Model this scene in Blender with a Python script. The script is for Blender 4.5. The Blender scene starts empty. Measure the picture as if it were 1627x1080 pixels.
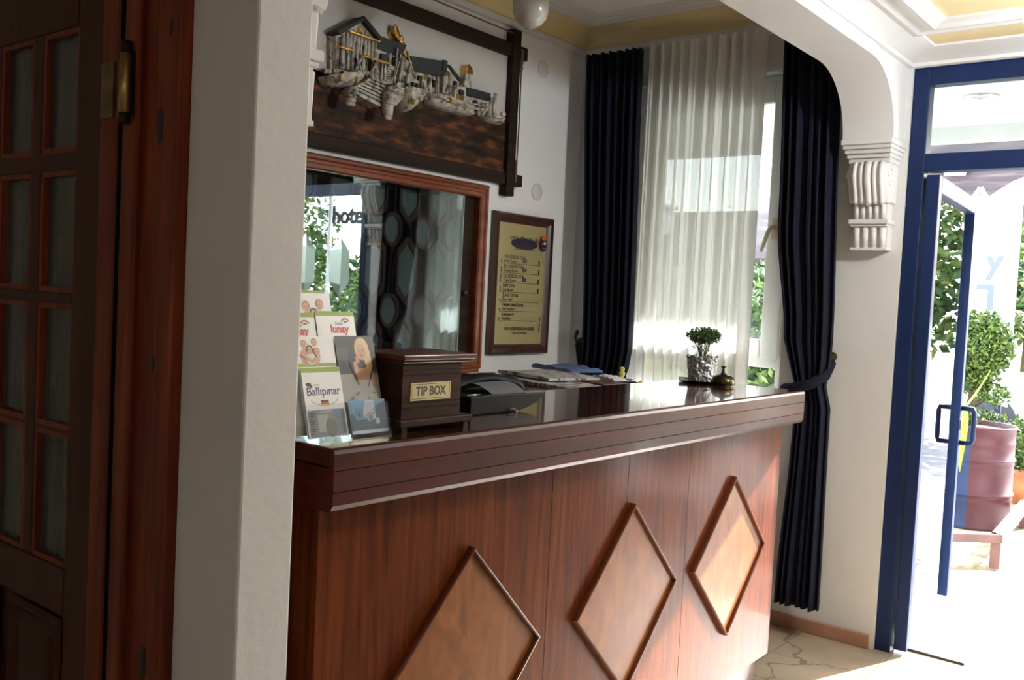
import bpy, bmesh, math, random
from mathutils import Vector, Matrix
random.seed(7)
S = bpy.context.scene
COL = S.collection
PI = math.pi

# ------------------------------------------------------------------ camera, sky, sun, exposure
cam_d = bpy.data.cameras.new('camera')
cam = bpy.data.objects.new('camera', cam_d); COL.objects.link(cam)
right = Vector((0.62630011, -0.77793061, 0.05071623))
down = Vector((-0.00584324, -0.06973824, -0.99754821))
fwd = Vector((0.77956015, 0.6244682, -0.0482227))
m = Matrix((right, -down, -fwd)).transposed().to_4x4()
m.translation = Vector((0, 0, 1.5))
cam.matrix_world = m
cam_d.sensor_fit = 'HORIZONTAL'; cam_d.sensor_width = 36.0
cam_d.lens = 1500.34 / 1627 * 36.0
cam_d.clip_start = 0.02; cam_d.clip_end = 500
S.camera = cam

W = bpy.data.worlds.new('world'); S.world = W; W.use_nodes = True
wn = W.node_tree.nodes; wl = W.node_tree.links
bg = wn['Background']
sky = wn.new('ShaderNodeTexSky'); sky.sky_type = 'NISHITA'; sky.sun_disc = False
sky.sun_elevation = math.radians(32); sky.sun_rotation = math.radians(106)
sky.air_density = 1.0; sky.dust_density = 2.0
mixw = wn.new('ShaderNodeMix'); mixw.data_type = 'RGBA'; mixw.inputs[0].default_value = 0.45
mixw.inputs[7].default_value = (5.2, 5.4, 5.6, 1)
wl.new(sky.outputs[0], mixw.inputs[6]); wl.new(mixw.outputs[2], bg.inputs[0])
bg.inputs[1].default_value = 1.2

SUN_TO = Vector((1.0, -0.345, 0.605)).normalized()
sd = bpy.data.lights.new('sun', 'SUN'); sd.energy = 22.0; sd.angle = math.radians(0.55); sd.color = (1.0, 0.99, 0.98)
so = bpy.data.objects.new('sun', sd); COL.objects.link(so)
so.rotation_euler = (-SUN_TO).to_track_quat('-Z', 'Y').to_euler(); so.location = (12, -3, 8)

S.view_settings.view_transform = 'Standard'; S.view_settings.look = 'None'
S.view_settings.gamma = 1.0; S.view_settings.use_curve_mapping = False
S.view_settings.exposure = 0.7
S.cycles.max_bounces = 14; S.cycles.diffuse_bounces = 7; S.cycles.glossy_bounces = 6
S.cycles.transmission_bounces = 8; S.cycles.transparent_max_bounces = 24
S.cycles.sample_clamp_indirect = 8.0; S.cycles.caustics_reflective = False; S.cycles.caustics_refractive = False
S.cycles.use_denoising = True

# ------------------------------------------------------------------ materials
def newmat(name):
    m = bpy.data.materials.new(name); m.use_nodes = True
    nt = m.node_tree
    return m, nt, nt.nodes['Principled BSDF']
FL = {}
def flat(c, rough=0.55, metal=0.0, coat=0.0, name='paint', spec=0.5):
    k = (tuple(round(v, 4) for v in c), rough, metal, coat)
    if k in FL: return FL[k]
    m, nt, b = newmat(name)
    b.inputs['Base Color'].default_value = (*c, 1); b.inputs['Roughness'].default_value = rough
    b.inputs['Metallic'].default_value = metal; b.inputs['Coat Weight'].default_value = coat
    b.inputs['Coat Roughness'].default_value = 0.08; b.inputs['Specular IOR Level'].default_value = spec
    FL[k] = m
    return m
def noisy(name, stops, scale=(4, 4, 4), detail=6, rough=0.5, metal=0.0, coat=0.0, coat_rough=0.1, bump=0.0, bump_scale=None,
          dist=0.0, nscale=1.0, extra=None, spec=0.5, bump_dist=0.01):
    m, nt, b = newmat(name); N = nt.nodes; L = nt.links
    tc = N.new('ShaderNodeTexCoord'); mp = N.new('ShaderNodeMapping'); mp.inputs['Scale'].default_value = scale
    L.new(tc.outputs['Object'], mp.inputs['Vector'])
    nz = N.new('ShaderNodeTexNoise'); nz.inputs['Scale'].default_value = nscale; nz.inputs['Detail'].default_value = detail
    nz.inputs['Distortion'].default_value = dist
    L.new(mp.outputs[0], nz.inputs['Vector'])
    cr = N.new('ShaderNodeValToRGB'); els = cr.color_ramp.elements
    els[0].position, els[0].color = stops[0][0], (*stops[0][1], 1)
    els[1].position, els[1].color = stops[-1][0], (*stops[-1][1], 1)
    for p, c in stops[1:-1]:
        e = els.new(p); e.color = (*c, 1)
    L.new(nz.outputs['Fac'], cr.inputs[0]); L.new(cr.outputs[0], b.inputs['Base Color'])
    b.inputs['Roughness'].default_value = rough; b.inputs['Metallic'].default_value = metal
    b.inputs['Coat Weight'].default_value = coat; b.inputs['Coat Roughness'].default_value = coat_rough
    b.inputs['Specular IOR Level'].default_value = spec
    if bump:
        n2 = N.new('ShaderNodeTexNoise'); n2.inputs['Scale'].default_value = bump_scale or 60; n2.inputs['Detail'].default_value = 4
        L.new(tc.outputs['Object'], n2.inputs['Vector'])
        bp = N.new('ShaderNodeBump'); bp.inputs['Strength'].default_value = bump; bp.inputs['Distance'].default_value = bump_dist
        L.new(n2.outputs['Fac'], bp.inputs['Height']); L.new(bp.outputs[0], b.inputs['Normal'])
    return m
def thin_glass(name, tint=(0.93, 0.97, 0.96), refl=None, rough=0.0, gl=(1, 1, 1)):
    m, nt, b = newmat(name); N = nt.nodes; L = nt.links
    N.remove(b); out = N['Material Output']
    tr = N.new('ShaderNodeBsdfTransparent'); tr.inputs[0].default_value = (*tint, 1)
    g = N.new('ShaderNodeBsdfGlossy'); g.inputs['Roughness'].default_value = rough; g.inputs[0].default_value = (*gl, 1)
    mx = N.new('ShaderNodeMixShader')
    if refl is None:
        fr = N.new('ShaderNodeFresnel'); fr.inputs[0].default_value = 1.45; L.new(fr.outputs[0], mx.inputs[0])
    else: mx.inputs[0].default_value = refl
    L.new(tr.outputs[0], mx.inputs[1]); L.new(g.outputs[0], mx.inputs[2]); L.new(mx.outputs[0], out.inputs[0])
    return m
def cloth(name, col, transp, transl, tcol=None):
    m, nt, b = newmat(name); N = nt.nodes; L = nt.links
    N.remove(b); out = N['Material Output']
    d = N.new('ShaderNodeBsdfDiffuse'); d.inputs[0].default_value = (*col, 1)
    t = N.new('ShaderNodeBsdfTranslucent'); t.inputs[0].default_value = (*(tcol or col), 1)
    x = N.new('ShaderNodeBsdfTransparent'); x.inputs[0].default_value = (1, 1, 1, 1)
    m1 = N.new('ShaderNodeMixShader'); m1.inputs[0].default_value = transl
    m2 = N.new('ShaderNodeMixShader'); m2.inputs[0].default_value = transp
    L.new(d.outputs[0], m1.inputs[1]); L.new(t.outputs[0], m1.inputs[2])
    L.new(m1.outputs[0], m2.inputs[1]); L.new(x.outputs[0], m2.inputs[2]); L.new(m2.outputs[0], out.inputs[0])
    return m

def wood(name, dark, mid, light, axis, coat=0.6, rough=0.38, freq=26, coat_rough=0.12, spec=0.4):
    sc = [freq, freq, freq]; sc['xyz'.index(axis)] = freq * 0.06
    return noisy(name, [(0.28, dark), (0.52, mid), (0.78, light)], tuple(sc), 7, rough, 0, coat, coat_rough, 0.06, 90, 0.6, spec=spec)

M = {}
M['plaster'] = noisy('white_plaster', [(0.3, (0.79, 0.785, 0.78)), (0.7, (0.83, 0.825, 0.82))], (2, 2, 2), 4, 0.75, bump=0.25, bump_scale=35, bump_dist=0.004)  # lightened to make up for weak light on the back wall
M['plaster_dimmed'] = noisy('white_plaster_dimmed', [(0.3, (0.57, 0.57, 0.575)), (0.7, (0.62, 0.62, 0.625))], (2, 2, 2), 4, 0.75, bump=0.3, bump_scale=35, bump_dist=0.004)  # same white plaster, darkened in colour to offset the strong hall light
M['plaster_smooth'] = noisy('white_gypsum', [(0.3, (0.64, 0.635, 0.63)), (0.7, (0.69, 0.685, 0.68))], (3, 3, 3), 3, 0.6)
M['yellow'] = noisy('pale_yellow_paint', [(0.3, (0.72, 0.58, 0.30)), (0.7, (0.78, 0.64, 0.36))], (2, 2, 2), 3, 0.65)
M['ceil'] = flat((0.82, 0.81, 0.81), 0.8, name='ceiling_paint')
M['wood_z'] = wood('mahogany_upright', (0.058, 0.011, 0.003), (0.108, 0.024, 0.006), (0.165, 0.046, 0.012), 'z', 0.17, 0.42, 55, coat_rough=0.12, spec=0.05)
M['wood_x'] = wood('mahogany_lengthwise', (0.030, 0.005, 0.003), (0.054, 0.009, 0.004), (0.085, 0.018, 0.007), 'x', 0.15, 0.4, coat_rough=0.10, spec=0.2)
M['wood_top'] = wood('mahogany_polished', (0.030, 0.009, 0.006), (0.055, 0.015, 0.009), (0.09, 0.024, 0.012), 'x', 1.0, 0.2, coat_rough=0.03, spec=0.6)
M['burl'] = noisy('amber_burl_veneer', [(0.25, (0.13, 0.038, 0.010)), (0.5, (0.20, 0.066, 0.017)), (0.75, (0.27, 0.10, 0.028))], (13, 13, 6), 8, 0.42, 0, 0.2, 0.14, dist=1.6, spec=0.15)
M['wood_dark'] = wood('dark_brown_wood', (0.022, 0.010, 0.008), (0.040, 0.018, 0.013), (0.06, 0.026, 0.018), 'x', 0.3, 0.45)
M['wood_frame'] = wood('frame_mahogany', (0.12, 0.026, 0.009), (0.21, 0.05, 0.016), (0.30, 0.08, 0.026), 'x', 0.35, 0.35)
M['wood_frame_z'] = wood('frame_mahogany_upright', (0.10, 0.026, 0.011), (0.17, 0.048, 0.02), (0.24, 0.075, 0.03), 'z', 0.7, 0.3)
M['pine_z'] = wood('red_varnished_pine', (0.085, 0.013, 0.004), (0.17, 0.028, 0.008), (0.27, 0.05, 0.014), 'z', 0.08, 0.45, 40, spec=0.25)
M['pine_dark'] = wood('dark_varnished_door', (0.030, 0.008, 0.004), (0.050, 0.013, 0.006), (0.08, 0.020, 0.009), 'z', 0.1, 0.45, 40, spec=0.2)
M['blue'] = noisy('blue_gloss_paint', [(0.3, (0.005, 0.015, 0.062)), (0.7, (0.007, 0.021, 0.085))], (6, 6, 2), 4, 0.5, spec=0.25)
M['glass'] = thin_glass('clear_glass')
M['door_glass'] = thin_glass('greenish_door_glass', (0.80, 0.92, 0.90))
M['acrylic'] = thin_glass('clear_acrylic', (0.96, 0.97, 0.97), 0.03, 0.02)
M['mirror_pane'] = thin_glass('dark_reflecting_glass', (0.80, 0.84, 0.84), 0.24, 0.0, (0.88, 0.97, 1.0))
M['frost'] = noisy('dark_ribbed_glass', [(0.3, (0.035, 0.042, 0.044)), (0.7, (0.06, 0.07, 0.072))], (30, 30, 2), 3, 0.25, spec=0.6)
M['white_pvc'] = flat((0.78, 0.79, 0.80), 0.35, name='white_pvc')
M['navy'] = noisy('navy_curtain_cloth', [(0.3, (0.005, 0.006, 0.015)), (0.7, (0.009, 0.010, 0.024))], (60, 60, 10), 3, 0.85, spec=0.2)
M['sheer'] = cloth('sheer_voile', (0.90, 0.88, 0.84), 0.05, 0.36, (0.54, 0.55, 0.545))
M['brass'] = noisy('aged_brass', [(0.3, (0.30, 0.20, 0.08)), (0.7, (0.50, 0.36, 0.15))], (20, 20, 20), 3, 0.35, 1.0)
M['bell'] = noisy('tarnished_brass', [(0.3, (0.05, 0.038, 0.022)), (0.7, (0.10, 0.075, 0.038))], (18, 18, 18), 3, 0.32, 1.0)
M['gold'] = noisy('gold_leaf', [(0.3, (0.45, 0.25, 0.06)), (0.7, (0.85, 0.55, 0.16))], (30, 30, 30), 3, 0.3, 1.0)
M['ivory'] = noisy('ivory_resin', [(0.33, (0.07, 0.05, 0.035)), (0.45, (0.42, 0.37, 0.29)), (0.66, (0.68, 0.63, 0.53))], (34, 34, 34), 6, 0.4, coat=0.15, bump=0.4, bump_scale=80, bump_dist=0.004)
M['board_white'] = flat((0.56, 0.53, 0.48), 0.6, name='cream_board')
M['sea'] = noisy('dark_sea_paint', [(0.40, (0.022, 0.016, 0.014)), (0.52, (0.06, 0.026, 0.014)), (0.64, (0.17, 0.065, 0.024))], (7, 7, 26), 6, 0.55, bump=0.5, bump_scale=40, spec=0.12)
M['charcoal'] = noisy('charcoal_roof', [(0.3, (0.015, 0.016, 0.018)), (0.7, (0.03, 0.03, 0.033))], (40, 40, 40), 3, 0.6)
M['oak_dark'] = wood('near_black_wood', (0.016, 0.010, 0.008), (0.028, 0.017, 0.012), (0.045, 0.026, 0.018), 'x', 0.0, 0.55, spec=0.1)
M['foil'] = noisy('crumpled_foil', [(0.3, (0.42, 0.42, 0.43)), (0.7, (0.62, 0.62, 0.63))], (30, 30, 30), 3, 0.28, 0.95, bump=1.0, bump_scale=55, bump_dist=0.02)
M['black'] = flat((0.007, 0.008, 0.010), 0.5, name='black_plastic', spec=0.08)
M['soft_black'] = flat((0.018, 0.018, 0.02), 0.5, name='matt_black')
M['phone_grey'] = flat((0.10, 0.105, 0.125), 0.5, name='grey_plastic', spec=0.2)
M['plate'] = noisy('brass_coloured_plate', [(0.3, (0.43, 0.36, 0.17)), (0.7, (0.50, 0.42, 0.21))], (3, 3, 3), 3, 0.45, 0.25)
M['terracotta'] = noisy('terracotta', [(0.3, (0.38, 0.14, 0.06)), (0.7, (0.50, 0.22, 0.10))], (8, 8, 8), 4, 0.7)
M['leaf_a'] = flat((0.085, 0.15, 0.02), 0.5, name='leaf_green')
M['leaf_b'] = flat((0.035, 0.085, 0.014), 0.5, name='leaf_deep_green')
M['leaf_c'] = flat((0.17, 0.23, 0.045), 0.5, name='leaf_pale_green')
M['bark'] = noisy('bark', [(0.3, (0.06, 0.045, 0.03)), (0.7, (0.12, 0.09, 0.06))], (20, 20, 4), 4, 0.9)
M['soil'] = noisy('dark_soil', [(0.3, (0.05, 0.035, 0.025)), (0.7, (0.10, 0.075, 0.05))], (30, 30, 30), 4, 0.95)
M['paving'] = noisy('pale_paving', [(0.3, (0.44, 0.43, 0.41)), (0.7, (0.52, 0.51, 0.49))], (1.5, 1.5, 1.5), 4, 0.75)
M['asphalt'] = noisy('asphalt', [(0.3, (0.22, 0.22, 0.23)), (0.7, (0.30, 0.30, 0.31))], (6, 6, 6), 5, 0.9)
M['dry_grass'] = noisy('dry_grass', [(0.35, (0.20, 0.22, 0.07)), (0.6, (0.42, 0.38, 0.18))], (3, 3, 3), 6, 0.9)
M['garden_soil'] = noisy('garden_earth', [(0.35, (0.14, 0.13, 0.05)), (0.5, (0.34, 0.28, 0.17)), (0.68, (0.55, 0.40, 0.32))], (9, 9, 9), 6, 0.95, bump=0.6, bump_scale=25)
M['rail'] = noisy('brown_painted_timber', [(0.3, (0.13, 0.06, 0.045)), (0.7, (0.20, 0.10, 0.075))], (5, 5, 5), 4, 0.5)
M['roof_tile'] = noisy('clay_roof_tile', [(0.35, (0.030, 0.017, 0.018)), (0.55, (0.05, 0.03, 0.03)), (0.75, (0.11, 0.08, 0.075))], (1.2, 0.7, 5), 5, 0.8)
M['base_tile'] = noisy('terracotta_skirting_tile', [(0.3, (0.30, 0.14, 0.09)), (0.7, (0.42, 0.22, 0.15))], (5, 5, 5), 5, 0.5)
M['red_drum'] = noisy('faded_red_paint', [(0.3, (0.065, 0.008, 0.015)), (0.7, (0.09, 0.015, 0.023))], (3, 3, 3), 4, 0.45)
M['blue_drum'] = noisy('dark_blue_paint', [(0.3, (0.014, 0.03, 0.10)), (0.7, (0.022, 0.045, 0.14))], (3, 3, 3), 4, 0.45)
M['crystal'] = noisy('bevelled_glass', [(0.3, (0.10, 0.15, 0.15)), (0.7, (0.12, 0.17, 0.17))], (2, 2, 2), 2, 0.10, 0.0, 1.0, 0.02, spec=1.0)
M['lampglass'] = flat((0.50, 0.48, 0.40), 0.25, coat=0.4, name='frosted_lamp_glass')
M['chrome'] = flat((0.7, 0.7, 0.72), 0.2, 1.0, name='chrome')
M['beige'] = flat((0.62, 0.55, 0.42), 0.4, name='beige_plastic')
M['tip_wood'] = wood('espresso_wood', (0.022, 0.010, 0.008), (0.036, 0.017, 0.013), (0.055, 0.028, 0.021), 'x', 0.0, 0.55, 40, spec=0.08)
def marble():
    m, nt, b = newmat('beige_marble_tile'); N = nt.nodes; L = nt.links
    tc = N.new('ShaderNodeTexCoord')
    nz = N.new('ShaderNodeTexNoise'); nz.inputs['Scale'].default_value = 3.5; nz.inputs['Detail'].default_value = 8
    L.new(tc.outputs['Object'], nz.inputs['Vector'])
    cr = N.new('ShaderNodeValToRGB'); e = cr.color_ramp.elements
    e[0].position = .3; e[0].color = (.30, .23, .155, 1); e[1].position = .7; e[1].color = (.45, .37, .275, 1)
    L.new(nz.outputs['Fac'], cr.inputs[0])
    vo = N.new('ShaderNodeTexVoronoi'); vo.feature = 'DISTANCE_TO_EDGE'; vo.inputs['Scale'].default_value = 1.7
    n3 = N.new('ShaderNodeTexNoise'); n3.inputs['Scale'].default_value = 5; n3.inputs['Detail'].default_value = 5
    L.new(tc.outputs['Object'], n3.inputs['Vector'])
    ad = N.new('ShaderNodeMix'); ad.data_type = 'RGBA'; ad.inputs[0].default_value = 0.28
    L.new(tc.outputs['Object'], ad.inputs[6]); L.new(n3.outputs['Color'], ad.inputs[7]); L.new(ad.outputs[2], vo.inputs['Vector'])
    lt = N.new('ShaderNodeMath'); lt.operation = 'LESS_THAN'; lt.inputs[1].default_value = 0.010
    L.new(vo.outputs['Distance'], lt.inputs[0])
    mx = N.new('ShaderNodeMix'); mx.data_type = 'RGBA'; mx.inputs[7].default_value = (.22, .16, .10, 1)
    L.new(lt.outputs[0], mx.inputs[0]); L.new(cr.outputs[0], mx.inputs[6])
    br = N.new('ShaderNodeTexBrick'); br.offset = 0; br.inputs['Scale'].default_value = 1.0
    br.inputs['Brick Width'].default_value = 0.4; br.inputs['Row Height'].default_value = 0.4; br.inputs['Mortar Size'].default_value = 0.002
    br.inputs['Color1'].default_value = br.inputs['Color2'].default_value = (1, 1, 1, 1); br.inputs['Mortar'].default_value = (.45, .4, .34, 1)
    L.new(tc.outputs['Object'], br.inputs['Vector'])
    ml = N.new('ShaderNodeMix'); ml.data_type = 'RGBA'; ml.blend_type = 'MULTIPLY'; ml.inputs[0].default_value = 1
    L.new(mx.outputs[2], ml.inputs[6]); L.new(br.outputs['Color'], ml.inputs[7]); L.new(ml.outputs[2], b.inputs['Base Color'])
    b.inputs['Roughness'].default_value = 0.28
    return m
M['marble'] = marble()

# ------------------------------------------------------------------ mesh helpers (all in world coordinates)
class MB:
    def __init__(s): s.v = []; s.f = []; s.mi = []; s.sm = []; s.mats = []
    def mat(s, m):
        if m is None: return 0
        if m not in s.mats: s.mats.append(m)
        return s.mats.index(m)
    def add(s, vs, fs, m=None, smooth=False):
        o = len(s.v); s.v += [tuple(v) for v in vs]; k = s.mat(m)
        for f in fs:
            s.f.append([i + o for i in f]); s.mi.append(k); s.sm.append(smooth)
        return s
    def box(s, x0, x1, y0, y1, z0, z1, m=None):
        v = [(x0,y0,z0),(x1,y0,z0),(x1,y1,z0),(x0,y1,z0),(x0,y0,z1),(x1,y0,z1),(x1,y1,z1),(x0,y1,z1)]
        return s.add(v, [(0,3,2,1),(4,5,6,7),(0,1,5,4),(1,2,6,5),(2,3,7,6),(3,0,4,7)], m)
    def obox(s, c, ax, ay, az, hx, hy, hz, m=None):
        c, ax, ay, az = Vector(c), Vector(ax), Vector(ay), Vector(az)
        v = [c + ax*hx*i + ay*hy*j + az*hz*k for k in (-1,1) for (i,j) in ((-1,-1),(1,-1),(1,1),(-1,1))]
        return s.add(v, [(0,3,2,1),(4,5,6,7),(0,1,5,4),(1,2,6,5),(2,3,7,6),(3,0,4,7)], m)
    def prism(s, poly, axis, a, b, m=None, smooth=False):
        # poly in the two other axes (in xyz order), extruded from a to b along axis
        def P(p, t):
            if axis == 'x': return (t, p[0], p[1])
            if axis == 'y': return (p[0], t, p[1])
            return (p[0], p[1], t)
        n = len(poly)
        vs = [P(p, a) for p in poly] + [P(p, b) for p in poly]
        fs = [tuple(range(n))[::-1], tuple(range(n, 2*n))]
        s.add(vs, fs, m)
        o = len(s.v) - 2*n; k = s.mat(m)
        for i in range(n):
            j = (i+1) % n
            s.f.append([o+i, o+j, o+n+j, o+n+i]); s.mi.append(k); s.sm.append(smooth)
        return s
    def tube(s, pts, r, n=10, m=None, smooth=True, cap=True):
        pts = [Vector(p) for p in pts]; rs = r if isinstance(r, (list, tuple)) else [r]*len(pts)
        rings = []; up = None
        for i, p in enumerate(pts):
            t = (pts[min(i+1, len(pts)-1)] - pts[max(i-1, 0)])
            t = t.normalized() if t.length > 1e-9 else Vector((0,0,1))
            if up is None: up = Vector((0,0,1)) if abs(t.z) < 0.9 else Vector((1,0,0))
            a = t.cross(up)
            if a.length < 1e-6: a = t.orthogonal()
            a.normalize(); b = a.cross(t).normalized(); up = b
            rings.append([p + (a*math.cos(2*PI*k/n) + b*math.sin(2*PI*k/n))*rs[i] for k in range(n)])
        vs = [q for rg in rings for q in rg]; fs = []
        for i in range(len(pts)-1):
            for k in range(n):
                fs.append((i*n+k, i*n+(k+1)%n, (i+1)*n+(k+1)%n, (i+1)*n+k))
        s.add(vs, fs, m, smooth)
        if cap:
            o = len(s.v) - len(vs); kk = s.mat(m)
            s.f.append([o+k for k in range(n)][::-1]); s.mi.append(kk); s.sm.append(False)
            s.f.append([o+(len(pts)-1)*n+k for k in range(n)]); s.mi.append(kk); s.sm.append(False)
        return s
    def lathe(s, prof, c, n=32, m=None, axis='z', wob=0.0, smooth=True):
        # prof: (radius, height)
        vs = []; fs = []
        for (r, h) in prof:
            for k in range(n):
                a = 2*PI*k/n; rr = r*(1 + wob*(random.random()-.5))
                x, y = rr*math.cos(a), rr*math.sin(a)
                if axis == 'z': vs.append((c[0]+x, c[1]+y, c[2]+h))
                elif axis == 'y': vs.append((c[0]+x, c[1]+h, c[2]+y))
                else: vs.append((c[0]+h, c[1]+x, c[2]+y))
        for i in range(len(prof)-1):
            for k in range(n): fs.append((i*n+k, i*n+(k+1)%n, (i+1)*n+(k+1)%n, (i+1)*n+k))
        return s.add(vs, fs, m, smooth)
    def grid(s, rows, m=None, smooth=True, closed=False):
        n = len(rows[0]); vs = [p for r in rows for p in r]; fs = []
        for i in range(len(rows)-1):
            for k in range(n if closed else n-1):
                j = (k+1) % n
                fs.append((i*n+k, i*n+j, (i+1)*n+j, (i+1)*n+k))
        return s.add(vs, fs, m, smooth)
    def sphere(s, c, rx, ry, rz, m=None, n=16, k=9):
        rows = []
        for i in range(k+1):
            t = -PI/2 + PI*i/k
            rows.append([(c[0]+rx*max(math.cos(t),.01)*math.cos(2*PI*j/n), c[1]+ry*max(math.cos(t),.01)*math.sin(2*PI*j/n), c[2]+rz*math.sin(t)) for j in range(n)])
        return s.grid(rows, m, True, True)

def link(name, mb, mat, parent=None, origin=None, bevel=0.0, fix=True):
    me = bpy.data.meshes.new(name)
    if parent is not None: o0 = Vector(parent['_o'])
    elif origin is not None: o0 = Vector(origin)
    else:
        xs = [v[0] for v in mb.v]; ys = [v[1] for v in mb.v]; zs = [v[2] for v in mb.v]
        o0 = Vector(((min(xs)+max(xs))/2, (min(ys)+max(ys))/2, min(zs)))
    me.from_pydata([Vector(v) - o0 for v in mb.v], [], mb.f)
    if mb.mats:
        for q in mb.mats: me.materials.append(q)
        for p, k in zip(me.polygons, mb.mi): p.material_index = k
    else: me.materials.append(mat)
    for p, k in zip(me.polygons, mb.sm): p.use_smooth = k
    if fix:
        b = bmesh.new(); b.from_mesh(me); bmesh.ops.recalc_face_normals(b, faces=b.faces); b.to_mesh(me); b.free()
    me.update()
    ob = bpy.data.objects.new(name, me); COL.objects.link(ob)
    if parent is not None: ob.parent = parent; ob['_o'] = tuple(o0)
    else: ob.location = o0; ob['_o'] = tuple(o0)
    if bevel:
        bv = ob.modifiers.new('bevel', 'BEVEL'); bv.width = bevel; bv.segments = 2; bv.limit_method = 'ANGLE'; bv.angle_limit = math.radians(40)
    return ob
def tag(o, label, cat, group=None, kind=None):
    o['label'] = label; o['category'] = cat
    if group: o['group'] = group
    if kind: o['kind'] = kind
    return o
def thing(name, label, cat, loc, group=None, kind=None):
    o = bpy.data.objects.new(name, None); COL.objects.link(o); o.location = loc; o.empty_display_size = 0.05
    o['_o'] = tuple(loc)
    return tag(o, label, cat, group, kind)
def struct(name, mb, mat, label, cat, bevel=0.0):
    return tag(link(name, mb, mat, bevel=bevel), label, cat, kind='structure')

TXT = {}
def text_geo(body, size=1.0, bold=0.0, shear=0.0, align='CENTER'):
    k = (body, bold, shear, align)
    if k not in TXT:
        cu = bpy.data.curves.new('lettering', 'FONT'); cu.body = body; cu.size = 1.0; cu.align_x = align; cu.align_y = 'CENTER'
        cu.offset = bold; cu.shear = shear; cu.resolution_u = 3
        ob = bpy.data.objects.new('lettering', cu)
        me = bpy.data.meshes.new_from_object(ob)
        TXT[k] = ([(v.co.x, v.co.y) for v in me.vertices], [tuple(p.vertices) for p in me.polygons])
        bpy.data.meshes.remove(me); bpy.data.objects.remove(ob); bpy.data.curves.remove(cu)
    vs, fs = TXT[k]
    return [(x*size, y*size) for x, y in vs], fs

class Print:
    """a flat sheet with printed patches; local axes U (right), V (up), N (out of the printed face)"""
    def __init__(s, O, U, V, N): s.O, s.U, s.V, s.N = Vector(O), Vector(U).normalized(), Vector(V).normalized(), Vector(N).normalized(); s.mb = MB(); s.k = 0; s.step = 0.00005
    def P(s, u, v, d): return s.O + s.U*u + s.V*v + s.N*d
    def base(s, w, h, t, m):
        c = s.P(w/2, h/2, -t/2); s.mb.obox(c, s.U, s.V, s.N, w/2, h/2, t/2, m); s.w, s.h = w, h
    def poly(s, pts, col, up=True):
        if up: s.k += 1
        m = col if not isinstance(col, tuple) else flat(col, 0.5, name='print')
        s.mb.add([s.P(u, v, s.k*s.step) for u, v in pts], [tuple(range(len(pts)))], m)
    def rect(s, u0, v0, u1, v1, col): s.poly([(u0,v0),(u1,v0),(u1,v1),(u0,v1)], col)
    def ell(s, cu, cv, ru, rv, col, n=20, a0=0, a1=2*PI):
        s.poly([(cu+ru*math.cos(a0+(a1-a0)*i/n), cv+rv*math.sin(a0+(a1-a0)*i/n)) for i in range(n if a1-a0 > 6.2 else n+1)], col)
    def text(s, body, cu, cv, size, col, bold=0.0, shear=0.0, align='CENTER', sx=1.0):
        s.k += 1
        vs, fs = text_geo(body, size, bold, shear, align)
        m = flat(col, 0.5, name='print') if isinstance(col, tuple) else col
        s.mb.add([s.P(cu+x*sx, cv+y, s.k*s.step) for x, y in vs], fs, m)

# ================================================================== SETTING
XW, YB, CZ, RZ = 4.285, 3.024, 2.95, 2.62
# floor
b = MB(); b.box(-2.2, 4.45, -3.2, 3.2, -0.1, 0.0)
struct('floor', b, M['marble'], 'beige marble tile floor in front of the reception counter', 'floor')
# back wall with the opening of the sliding window
b = MB()
wx0, wx1, wz0, wz1 = 1.60, 3.405, 1.185, 1.950
b.box(-2.2, wx0, YB, YB+.2, 0, CZ+.2); b.box(wx1, XW+.2, YB, YB+.2, 0, CZ+.2)
b.box(wx0, wx1, YB, YB+.2, 0, wz0); b.box(wx0, wx1, YB, YB+.2, wz1, CZ+.2)
b.box(wx0-.02, wx1+.02, YB+.2, YB+.24, wz0-.02, wz1+.02)
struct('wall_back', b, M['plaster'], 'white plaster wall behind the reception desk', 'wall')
# window wall
b = MB(); X2 = XW+.22
dy0, dy1, dz1 = 0.05, 1.283, 2.568
ny0, ny1, nz0, nz1 = 1.80, 2.68, 0.80, 2.62
b.box(XW, X2, -3.2, dy0, 0, CZ+.2); b.box(XW, X2, dy0, dy1, dz1, CZ+.2); b.box(XW, X2, dy1, ny0, 0, CZ+.2)
b.box(XW, X2, ny0, ny1, 0, nz0); b.box(XW, X2, ny0, ny1, nz1, CZ+.2); b.box(XW, X2, ny1, YB+.2, 0, CZ+.2)
struct('wall_right', b, M['plaster_dimmed'], 'white wall holding the window and the blue entrance door', 'wall')
# partition with the panelled door
b = MB(); PX0, PX1 = 0.93, 1.04
py0, py1, pz1 = 1.487, 2.62, 2.30
b.box(PX0, PX1, 1.30, py0, 0, CZ); b.box(PX0, PX1, py1, YB, 0, CZ); b.box(PX0, PX1, py0, py1, pz1, CZ)
struct('wall_left', b, M['plaster_dimmed'], 'white plaster pier beside the wooden door, left of the counter', 'wall', bevel=0.004)
# unseen sides of the room
b = MB(); b.box(-2.4, -2.2, -3.2, -2.0, 0, CZ+.2); b.box(-2.4, -2.2, -1.5, 3.2, 0, CZ+.2); b.box(-2.4, -2.2, -2.0, -1.5, 0, 1.1); b.box(-2.4, -2.2, -2.0, -1.5, 2.2, CZ+.2)  # narrow opening added to let light onto the pier's dark side
struct('wall_far', b, M['plaster'], 'white side wall behind the viewer with a narrow opening added for light', 'wall')
b = MB()
b.box(-2.2, X2, -3.4, -3.2, 0, 0.4); b.box(-2.2, X2, -3.4, -3.2, 2.5, CZ+.2)
b.box(-2.2, X2, -3.4, -3.2, 0.4, 2.5)
struct('wall_front', b, M['plaster'], 'white wall across the hall behind the viewer', 'wall')
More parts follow.
